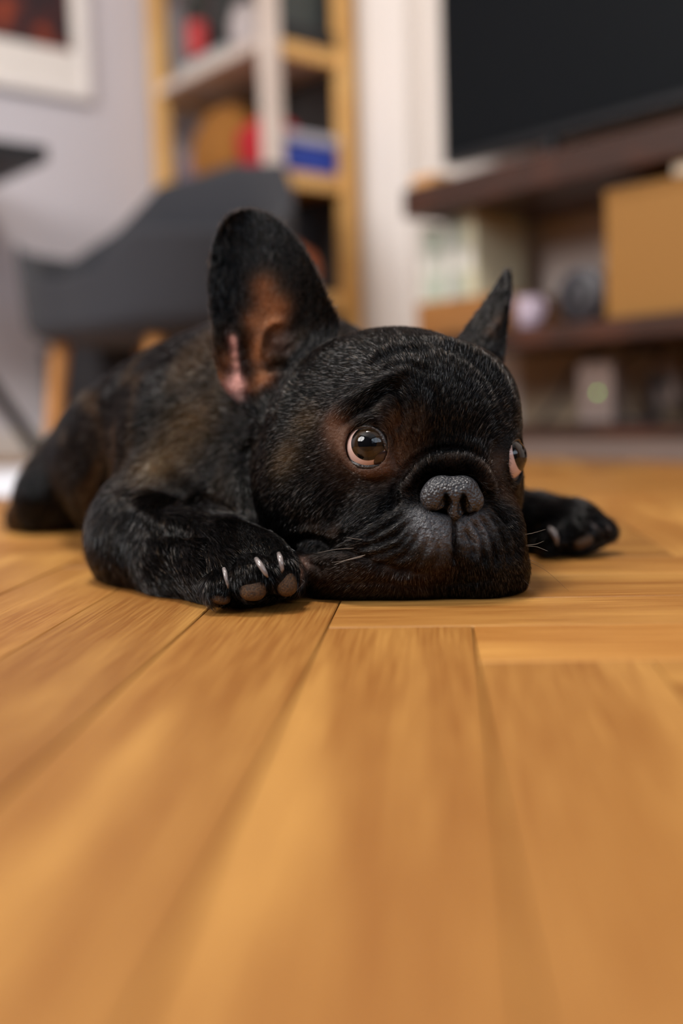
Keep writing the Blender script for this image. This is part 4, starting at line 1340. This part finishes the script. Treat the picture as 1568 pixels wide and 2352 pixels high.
bw_, _ = room_hit(985, 420, 1.66)
tag(rb('tan_slab', (1.64, bw_ - 0.03, 0.585), (1.70, bw_ + 0.035, 0.607), plain('tan_block', (214, 160, 104), 0.6), None, 0.003),  # tan block added for the tan spot at the board's end
    'small tan block at the left end of the media unit top', 'block')

# router, power strip and cables in the lower compartment
br_, zr_ = room_hit(1371, 902, 1.74)
router = thing('router', 'upright grey router with a glowing green light', 'router', room(1.77, br_, 0.062), PHI)
GR = plain('grey_plastic', (150, 132, 124), 0.5)
rb('router_case', (1.741, br_ - 0.035, 0.062), (1.79, br_ + 0.05, 0.190), GR, router, 0.008)
rb('router_foot', (1.735, br_ - 0.03, 0.0625), (1.80, br_ + 0.045, 0.070), MAT['black'], router, 0.002)
m, nt, b = new_mat('green_led')
b.inputs['Base Color'].default_value = (0.1, 0.3, 0.05, 1)
b.inputs['Emission Color'].default_value = (0.22, 0.60, 0.08, 1)
b.inputs['Emission Strength'].default_value = 10.0
bm = bmesh.new()
lathe_bm(bm, [(0, 0.0016), (0.0018, 0.0012), (0.0024, 0.0), (0.0024, -0.002), (0, -0.002)], 20, room(1.741, br_, zr_), toc)
bmesh.ops.recalc_face_normals(bm, faces=bm.faces)
led = bm_obj('led', bm, m, router, True)
led['label'] = 'glowing green light'
ba, _ = room_hit(1462, 880, 1.76)
ad_ = thing('power_adapter', 'grey power adapter hung on the panel right of the router', 'adapter', room(1.9, ba, 0.062), PHI)
rb('adapter_case', (1.85, ba - 0.03, 0.10), (1.953, ba + 0.03, 0.19), GR, ad_, 0.006)
rb('plug', (1.835, ba - 0.012, 0.135), (1.85, ba + 0.012, 0.16), MAT['black'], ad_, 0.003)
CAB = plain('cable_rubber', (40, 34, 38), 0.5)
def cable(label, pts, r=0.004):
    bm = bmesh.new()
    P_ = curve([tuple(room(*p)) for p in pts], 40)
    tube_bm(bm, P_, r, 8)
    tag(bm_obj('cable', bm, CAB, None, True), label, 'cable', 'cables under the media unit')
cable('black cable looping from the router to the left', [(1.80, br_ + 0.02, 0.185), (1.83, br_ + 0.06, 0.205), (1.84, br_ + 0.12, 0.19), (1.83, br_ + 0.16, 0.12), (1.80, br_ + 0.19, 0.068)], 0.006)
cable('black cable running from the grey adapter along the bottom shelf', [(1.83, ba, 0.148), (1.80, ba - 0.01, 0.13), (1.79, ba - 0.03, 0.08), (1.78, ba + 0.01, 0.067), (1.76, ba + 0.05, 0.067)], 0.006)
cable('black cable arching over the router towards the adapter', [(1.80, br_ - 0.01, 0.19), (1.82, br_ - 0.04, 0.21), (1.84, br_ - 0.08, 0.205), (1.86, ba + 0.02, 0.188)], 0.006)

# ------------------------------------------------------------------ pine shelf in the corner
SA0, SA1, SB0, SB1 = 1.66, 1.955, 2.21, 2.80
shelf = thing('pine_shelf', 'tall open pine shelf standing in the corner behind the chair', 'shelf', room(1.8, 2.5, 0), PHI)
for a_, b_, mt in ((SA0, SB0, 'pine_pale'), (SA0, SB1 - 0.044, 'pine'), (SA1 - 0.044, SB0, 'pine'), (SA1 - 0.044, SB1 - 0.044, 'pine')):
    bm = bmesh.new()
    add_box(bm, (a_, b_, 0.0), (a_ + 0.044, b_ + 0.044, 1.9), 0.003, 1, ROOM_M)
    # grain along the post: mesh is baked upright
    bm_obj('post', bm, MAT[mt], shelf)
LEVELS = (0.10, 0.425, 0.74, 1.07, 1.45)
rb('back_panel', (SA1 - 0.012, SB0 + 0.05, 0.10), (SA1 - 0.004, SB1 - 0.046, 1.88), plain('dark_backing', (58, 52, 50), 0.8), shelf, 0.0)
for z_ in LEVELS:
    bm = bmesh.new()
    add_box(bm, (SA0 + 0.006, SB0 + 0.03, z_ - 0.028), (SA1 - 0.006, SB1 - 0.03, z_), 0.002, 1, ROOM_M)
    bm_obj('shelf_board', bm, MAT['pine_pale'] if z_ == 1.07 else MAT['pine'], shelf)
    for b_ in (SB0 + 0.012, SB1 - 0.032):
        rb('rung', (SA0 + 0.044, b_, z_ - 0.045), (SA1 - 0.044, b_ + 0.02, z_ - 0.005), MAT['pine'], shelf, 0.002)

def book(a_, b_, z_, wd, hh, dp, rgb, label, group, tilt=0.0):
    """standing book, spine towards the room (-a)"""
    t = thing('book', label, 'book', room(a_ + dp / 2, b_ + wd / 2, z_), PHI, group)
    cov = plain('cover_%d_%d_%d' % rgb, rgb, 0.6, 0.1, 60.0, 0.08)
    rb('cover', (a_, b_, z_), (a_ + dp, b_ + 0.003, z_ + hh), cov, t, 0.0005)
    rb('cover', (a_, b_ + wd - 0.003, z_), (a_ + dp, b_ + wd, z_ + hh), cov, t, 0.0005)
    rb('spine', (a_ - 0.002, b_, z_), (a_ + 0.002, b_ + wd, z_ + hh), cov, t, 0.001)
    rb('pages', (a_ + 0.002, b_ + 0.003, z_ + 0.003), (a_ + dp - 0.004, b_ + wd - 0.003, z_ + hh - 0.004), PAGES, t, 0.0)
PAGES = plain('paper_pages', (214, 204, 186), 0.9)
specs = [((44, 44, 48), 'charcoal', .034, .25), ((54, 62, 56), 'dark green', .04, .27), ((38, 36, 40), 'black', .03, .23), ((60, 50, 50), 'dark brown', .045, .26), ((50, 58, 60), 'slate', .038, .24),
         ((36, 42, 40), 'deep green', .036, .25), ((66, 62, 60), 'grey', .042, .27), ((42, 40, 46), 'ink blue', .034, .24), ((58, 54, 50), 'taupe', .04, .26), ((30, 34, 36), 'jet black', .04, .25), ((76, 84, 84), 'blue-grey', .03, .24)]
names_ = ['at the left end', 'second from the left', 'third from the left', 'fourth from the left', 'fifth from the left', 'in the middle', 'fifth from the right', 'fourth from the right', 'third from the right', 'second from the right', 'at the right end']
bb = SB1 - 0.06
for (c, nm_, wd, hh), where in zip(specs, names_):
    book(SA0 + 0.10, bb - wd, 1.07, wd, hh, 0.16, c, '%s book on the upper shelf board, %s of the row' % (nm_, where), 'books on the upper shelf board')
    bb -= wd + 0.003
# in front of the books: red tin, grey jar, flat magazines
bq, zq = room_hit(455, 125, SA0 + 0.05)
bm = bmesh.new()
tin = thing('red_tin', 'small red tin in front of the books on the upper shelf', 'tin', room(SA0 + 0.05, bq, 1.07))
REDM = plain('red_paint', (186, 42, 44), 0.45)
lathe_bm(bm, [(0, 1.07), (0.028, 1.07), (0.030, 1.073), (0.030, 1.145), (0, 1.145)], 28, room(SA0 + 0.05, bq, 0))
bmesh.ops.recalc_face_normals(bm, faces=bm.faces)
bm_obj('tin_body', bm, REDM, tin)
bm = bmesh.new()
lathe_bm(bm, [(0, 1.145), (0.031, 1.145), (0.031, 1.158), (0.027, 1.162), (0, 1.162)], 28, room(SA0 + 0.05, bq, 0))
bmesh.ops.recalc_face_normals(bm, faces=bm.faces)
bm_obj('tin_lid', bm, REDM, tin)
bq, zq = room_hit(568, 110, SA0 + 0.06)
jar = thing('storage_jar', 'pale grey storage jar in front of the books on the upper shelf', 'jar', room(SA0 + 0.06, bq, 1.07))
JM = plain('grey_ceramic', (176, 166, 166), 0.5)
bm = bmesh.new()
lathe_bm(bm, [(0, 1.07), (0.04, 1.07), (0.046, 1.08), (0.046, 1.155), (0.034, 1.17), (0, 1.17)], 28, room(SA0 + 0.06, bq, 0))
bmesh.ops.recalc_face_normals(bm, faces=bm.faces)
bm_obj('jar_body', bm, JM, jar, True)
bm = bmesh.new()
lathe_bm(bm, [(0.036, 1.17), (0.038, 1.182), (0.02, 1.19), (0.012, 1.2), (0, 1.202)], 28, room(SA0 + 0.06, bq, 0))
bmesh.ops.recalc_face_normals(bm, faces=bm.faces)
bm_obj('jar_lid', bm, JM, jar, True)
bq0, _ = room_hit(420, 200, SA0 + 0.02); bq1, _ = room_hit(530, 180, SA0 + 0.02)
for k, (c, nm_) in enumerate((((176, 182, 176), 'grey-green'), ((200, 190, 192), 'pinkish white'), ((160, 172, 172), 'blue-grey'))):
    tag(rb('magazine', (SA0 + 0.008, bq1 + 0.004 * k, 1.07 + 0.008 * k), (SA0 + 0.085, bq0 - 0.003 * k, 1.0776 + 0.008 * k), plain('magazine_%d' % k, c, 0.6), None, 0.001),
        '%s magazine lying flat at the front of the upper shelf board, %s' % (nm_, ('lowest', 'middle one', 'topmost')[k]), 'magazine', 'magazines on the upper shelf board')
# move the tin onto the magazines if they share the spot
for ch in tin.children:
    ch.location.z += 0.0238
tin.location.z += 0.0238

# second compartment: mustard and red bags, lilac pouch
def bag(name, label, a_, b_, z_, wd, hh, dp, mat, seed):
    t = thing(name, label, 'bag', room(a_, b_, z_), PHI)
    bm = bmesh.new()
    bmesh.ops.create_icosphere(bm, subdivisions=4, radius=1.0)
    r_ = random.Random(seed)
    ph = [r_.uniform(0, 6) for _ in range(6)]
    for v in bm.verts:
        x, y, z = v.co
        x = math.copysign(abs(x) ** 0.6, x); y = math.copysign(abs(y) ** 0.6, y); z = math.copysign(abs(z) ** 0.7, z)
        k = 1.0 - 0.28 * max(0, z) ** 2
        f = 1 + 0.05 * math.sin(5 * x + ph[0] + 3 * z) + 0.04 * math.sin(7 * y + ph[1] - 4 * z)
        v.co = ROOM_M @ Vector((a_ + x * dp / 2 * k * f, b_ + y * wd / 2 * k * f, z_ + (z + 1) * hh / 2))
    bm_obj('pouch', bm, mat, t, True)
    bm = bmesh.new()
    tube_bm(bm, [room(a_, b_ + 0.25 * wd * math.cos(q), z_ + hh * 0.93 + 0.2 * hh * math.sin(q) * 0.5) for q in np.linspace(0, math.pi, 14)], 0.005, 8)
    bm_obj('strap', bm, mat, t, True)
def span(px0, px1, a_):
    b0_, _ = room_hit(px0, 320, a_); b1_, _ = room_hit(px1, 320, a_)
    return (b0_ + b1_) / 2, abs(b0_ - b1_)
MUST = plain('mustard_canvas', (150, 98, 38), 0.9, 0.4, 200.0, 0.12)
REDC = plain('red_canvas', (176, 26, 38), 0.85, 0.4, 200.0, 0.12)
LIL = plain('lilac_cloth', (128, 112, 128), 0.9, 0.3, 200.0, 0.1)
bc_, bw_ = span(470, 572, SA0 + 0.12)
bag('mustard_bag', 'bulging mustard canvas bag on the shelf behind the chair', SA0 + 0.14, bc_, 0.74, bw_ * 1.05, 0.25, 0.19, MUST, 3)
bc_, bw_ = span(566, 652, SA0 + 0.10)
bag('red_bag', 'red canvas bag beside the mustard bag on the shelf', SA0 + 0.12, bc_ + 0.005, 0.74, bw_ * 0.93, 0.17, 0.16, REDC, 5)
bc_, bw_ = span(418, 462, SA0 + 0.10)
bag('lilac_pouch', 'small lilac cloth pouch left of the mustard bag on the shelf', SA0 + 0.12, bc_, 0.74, bw_ * 0.9, 0.16, 0.10, LIL, 9)
# side bay: blue box with a grey lid, black flat case, terracotta pot
bx = thing('blue_box', 'bright blue storage box with pale grey lid on the shelf', 'box', room(1.81, 2.27, 0.74), PHI)
bm = bmesh.new()
rb('tray', (1.71, 2.235, 0.74), (1.905, 2.30, 0.815), plain('blue_plastic', (18, 58, 158), 0.4), bx, 0.006)
bm.free()
lid_ = rb('box_lid', (1.704, 2.229, 0.815), (1.911, 2.306, 0.842), plain('grey_lid', (178, 178, 190), 0.5), bx, 0.005)
lid_['label'] = 'pale grey lid'
cs = thing('black_case', 'flat black case lying at the side of the upper shelf board', 'case', room(1.81, 2.26, 1.07), PHI)
rb('case_bottom', (1.715, 2.225, 1.07), (1.90, 2.255, 1.092), MAT['black'], cs, 0.004)
rb('case_lid', (1.715, 2.225, 1.0925), (1.90, 2.255, 1.112), MAT['black'], cs, 0.004)
pt = thing('terracotta_pot', 'round terracotta pot on the lower shelf board behind the ear', 'pot', room(1.79, 2.29, 0.425))
TER = plain('terracotta', (178, 98, 62), 0.8, 0.2, 120.0, 0.12)
bm = bmesh.new()
lathe_bm(bm, [(0, 0.425), (0.04, 0.425), (0.056, 0.45), (0.062, 0.49), (0.05, 0.525), (0.04, 0.53), (0.037, 0.525), (0.045, 0.49), (0.04, 0.45), (0, 0.44)], 32, room(1.79, 2.29, 0))
bmesh.ops.recalc_face_normals(bm, faces=bm.faces)
bm_obj('pot_body', bm, TER, pt, True)
bm = bmesh.new()
lathe_bm(bm, [(0.046, 0.529), (0.048, 0.533), (0.02, 0.545), (0.01, 0.552), (0.011, 0.558), (0, 0.562)], 32, room(1.79, 2.29, 0))
bmesh.ops.recalc_face_normals(bm, faces=bm.faces)
bm_obj('pot_lid', bm, TER, pt, True)
DG = plain('dark_fabric', (58, 58, 62), 0.95, 0.3, 200.0)
def fabric_cube(label, lo, hi):
    t = thing('fabric_cube', label, 'storage cube', room((lo[0] + hi[0]) / 2, (lo[1] + hi[1]) / 2, lo[2]), PHI)
    rb('cube_body', lo, (hi[0], hi[1], hi[2] - 0.03), DG, t, 0.012)
    rb('cube_lid', (lo[0] - 0.004, lo[1] - 0.004, hi[2] - 0.03), (hi[0] + 0.004, hi[1] + 0.004, hi[2]), DG, t, 0.006)
fabric_cube('dark grey fabric cube on the lower shelf board beside the terracotta pot', (1.70, 2.37, 0.425), (1.92, 2.74, 0.66))
fabric_cube('dark grey fabric cube on the bottom board of the pine shelf', (1.70, 2.27, 0.10), (1.92, 2.74, 0.34))
fabric_cube('low dark grey fabric cube on the floor behind the chair legs', (1.27, 2.45, 0.0), (1.61, 2.79, 0.30))

# ------------------------------------------------------------------ chair: padded bucket shell on four beech legs
CH = pix(352, 940, 2.42)
heading = math.radians(238)
chair = thing('armchair', 'low charcoal bucket armchair on tapered beech legs behind the dog', 'chair', (CH[0], CH[1], 0), heading)
def rim_h(t):          # t: angle from the front, 0..pi
    d_ = abs(math.degrees(t))
    return float(np.interp(d_, [0, 20, 36, 102, 126, 146, 180], [0.40, 0.41, 0.49, 0.495, 0.58, 0.70, 0.735]))
def rim_r(t):
    d_ = abs(math.degrees(t))
    return float(np.interp(d_, [0, 35, 60, 90, 130, 180], [0.26, 0.285, 0.285, 0.285, 0.345, 0.345]))
ch_m = Matrix.Translation((CH[0], CH[1], 0)) @ Matrix.Rotation(heading, 4, 'Z')
bm = bmesh.new()
NT, NVv = 72, 18
grid_o, grid_i = [], []
for i in range(NT):
    t = -math.pi + 2 * math.pi * i / NT
    h, R_ = rim_h(t), rim_r(t)
    ro_, ri_ = [], []
    for j in range(NVv + 1):
        v = j / NVv
        s_ = v * math.pi / 2
        r_ = R_ * (math.sin(min(s_ * 2.6, math.pi / 2)) ** 0.7) * (0.93 + 0.07 * v)
        zz_ = 0.272 + (h - 0.272) * (max(0, v - 0.26) / 0.74) ** 1.0 + 0.02 * max(0, min(1, (v - 0.1) / 0.2)) * (1 - v)
        ro_.append(bm.verts.new(ch_m @ Vector((r_ * math.cos(t), r_ * math.sin(t), zz_))))
        k = 0.03 * min(1.0, (1 - v) * 4 + 0.35)
        ri_.append(bm.verts.new(ch_m @ Vector((max(0.001, r_ - k) * math.cos(t), max(0.001, r_ - k) * math.sin(t), zz_ + (0.03 if v < 0.3 else 0.03 * (1 - v) / 0.7)))))
    grid_o.append(ro_); grid_i.append(ri_)
for i in range(NT):
    i2 = (i + 1) % NT
    for j in range(NVv):
        bm.faces.new((grid_o[i][j], grid_o[i2][j], grid_o[i2][j + 1], grid_o[i][j + 1]))
        bm.faces.new((grid_i[i][j], grid_i[i][j + 1], grid_i[i2][j + 1], grid_i[i2][j]))
    bm.faces.new((grid_o[i][NVv], grid_o[i2][NVv], grid_i[i2][NVv], grid_i[i][NVv]))
bmesh.ops.remove_doubles(bm, verts=bm.verts, dist=0.0009)
bmesh.ops.recalc_face_normals(bm, faces=bm.faces)
bm_obj('shell', bm, MAT['charcoal'], chair, True)
bm = bmesh.new()
lathe_bm(bm, [(0, 0.305), (0.19, 0.305), (0.215, 0.325), (0.222, 0.36), (0.21, 0.39), (0.17, 0.405), (0, 0.412)], 56, (0, 0, 0), None)
bmesh.ops.recalc_face_normals(bm, faces=bm.faces)
bmesh.ops.transform(bm, matrix=ch_m, verts=bm.verts)
bm_obj('seat_cushion', bm, plain('blue_grey_felt', (44, 52, 66), 0.95, 0.4, 300.0, 0.15), chair, True)
for q in (45, -45, 135, -135):
    t = math.radians(q)
    bm = bmesh.new()
    tube_bm(bm, [ch_m @ Vector((r_ * math.cos(t), r_ * math.sin(t), z_)) for r_, z_ in ((0.195, 0.29), (0.205, 0.24), (0.222, 0.12), (0.240, 0.0))], [0.021, 0.021, 0.017, 0.012], 16)
    bm_obj('leg', bm, MAT['leg_wood'], chair, True)

# ------------------------------------------------------------------ black desk at the left edge, picture on the wall, pale rug
desk = thing('desk', 'black desk with splayed trestle legs at the left wall', 'desk', room(0.7, 2.55, 0), PHI)
bm = bmesh.new()
add_box(bm, (0.30, 2.36, 0.715), (1.125, 2.82, 0.745), 0.0, 1, ROOM_M)
bm.normal_update()
es = [e for e in bm.edges if abs((e.verts[0].co - e.verts[1].co).z) > 0.02]
bmesh.ops.bevel(bm, geom=es, offset=0.02, segments=4, profile=0.5, affect='EDGES')
bm_obj('desk_top', bm, MAT['black'], desk)
ft = floor_pt(108, 1066)
fa, fb = ft[:2] @ RA[:2], ft[:2] @ RB[:2]
for (a0_, a1_) in ((fa, fa - 0.45), (fa - 0.72, fa - 0.30)):
    for b_ in (fb, ):
        bm = bmesh.new()
        tube_bm(bm, [room(a0_, b_, 0.0), room(a1_, b_ + 0.05, 0.716)], [0.017, 0.017], 12)
        bm_obj('leg', bm, MAT['black'], desk, True)
for (a0_, a1_) in ((fa - 0.02, fa - 0.45), (fa - 0.72, fa - 0.30)):
    bm = bmesh.new()
    tube_bm(bm, [room(a0_, 2.79, 0.0), room(a1_, 2.76, 0.716)], [0.017, 0.017], 12)
    bm_obj('leg', bm, MAT['black'], desk, True)

def wall_hit(px, py, b_):
    d = pix(px, py, 1.0) - CAM
    p = CAM + d * (b_ / (d @ RB))
    return p @ RA, p[2]
a2_, zb = wall_hit(214, 236, LEFT_B - 0.02)
ai_, zi = wall_hit(165, 119, LEFT_B - 0.012)
pic = thing('framed_picture', 'white framed picture with a dark red abstract print on the grey wall', 'picture', room(a2_ - 0.5, LEFT_B - 0.01, zb), PHI)
rb('backing', (a2_ - 1.0, LEFT_B - 0.012, zb), (a2_, LEFT_B - 0.001, zb + 1.2), plain('white_mat_board', (232, 226, 220), 0.8), pic, 0.0)
for lo, hi in (((a2_ - 1.0, LEFT_B - 0.022, zb), (a2_, LEFT_B - 0.001, zb + 0.02)), ((a2_ - 1.0, LEFT_B - 0.022, zb + 1.18), (a2_, LEFT_B - 0.001, zb + 1.2)),
               ((a2_ - 0.02, LEFT_B - 0.022, zb + 0.02), (a2_, LEFT_B - 0.001, zb + 1.18)), ((a2_ - 1.0, LEFT_B - 0.022, zb + 0.02), (a2_ - 0.98, LEFT_B - 0.001, zb + 1.18))):
    rb('frame_bar', lo, hi, plain('white_frame', (226, 220, 218), 0.5), pic, 0.002)
m, nt, b = new_mat('abstract_print')
tc = nt.nodes.new('ShaderNodeTexCoord')
nz = nt.nodes.new('ShaderNodeTexNoise'); nz.inputs['Scale'].default_value = 14.0; nz.inputs['Detail'].default_value = 2
nt.links.new(tc.outputs['Object'], nz.inputs['Vector'])
cr = nt.nodes.new('ShaderNodeValToRGB')
cr.color_ramp.elements[0].position = 0.42; cr.color_ramp.elements[0].color = (*lin((40, 18, 24)), 1)
cr.color_ramp.elements[1].position = 0.68; cr.color_ramp.elements[1].color = (*lin((150, 60, 24)), 1)
e_ = cr.color_ramp.elements.new(0.55); e_.color = (*lin((78, 24, 22)), 1)
nt.links.new(nz.outputs['Fac'], cr.inputs['Fac']); nt.links.new(cr.outputs['Color'], b.inputs['Base Color'])
b.inputs['Roughness'].default_value = 0.6
rb('print', (a2_ - 0.90, LEFT_B - 0.0135, zi), (ai_, LEFT_B - 0.0121, zb + 1.06), m, pic, 0.0)

rg = floor_pt(46, 1143)
bm = bmesh.new()
add_box(bm, (rg[0] - 0.40, rg[1], 0.0004), (rg[0], 2.25, 0.009), 0.0, 1)
es = [e for e in bm.edges if abs((e.verts[0].co - e.verts[1].co).z) > 0.005]
bmesh.ops.bevel(bm, geom=es, offset=0.03, segments=4, profile=0.5, affect='EDGES')
rug = thing('rug', 'pale blue-grey rug on the parquet at the left edge', 'rug', (rg[0] - 0.2, 1.9, 0))
bm_obj('pile', bm, plain('pale_rug', (222, 224, 232), 0.95, 0.5, 400.0, 0.06), rug)
bm = bmesh.new()
for lo, hi in (((rg[0] - 0.40, rg[1] - 0.006, 0.0004), (rg[0], rg[1] + 0.001, 0.007)), ((rg[0] - 0.001, rg[1] + 0.02, 0.0004), (rg[0] + 0.006, 2.23, 0.007))):
    add_box(bm, lo, hi, 0.0015, 1)
bm_obj('border', bm, plain('rug_border', (200, 204, 214), 0.95), rug)
print('done', round(time.time() - T0, 1))
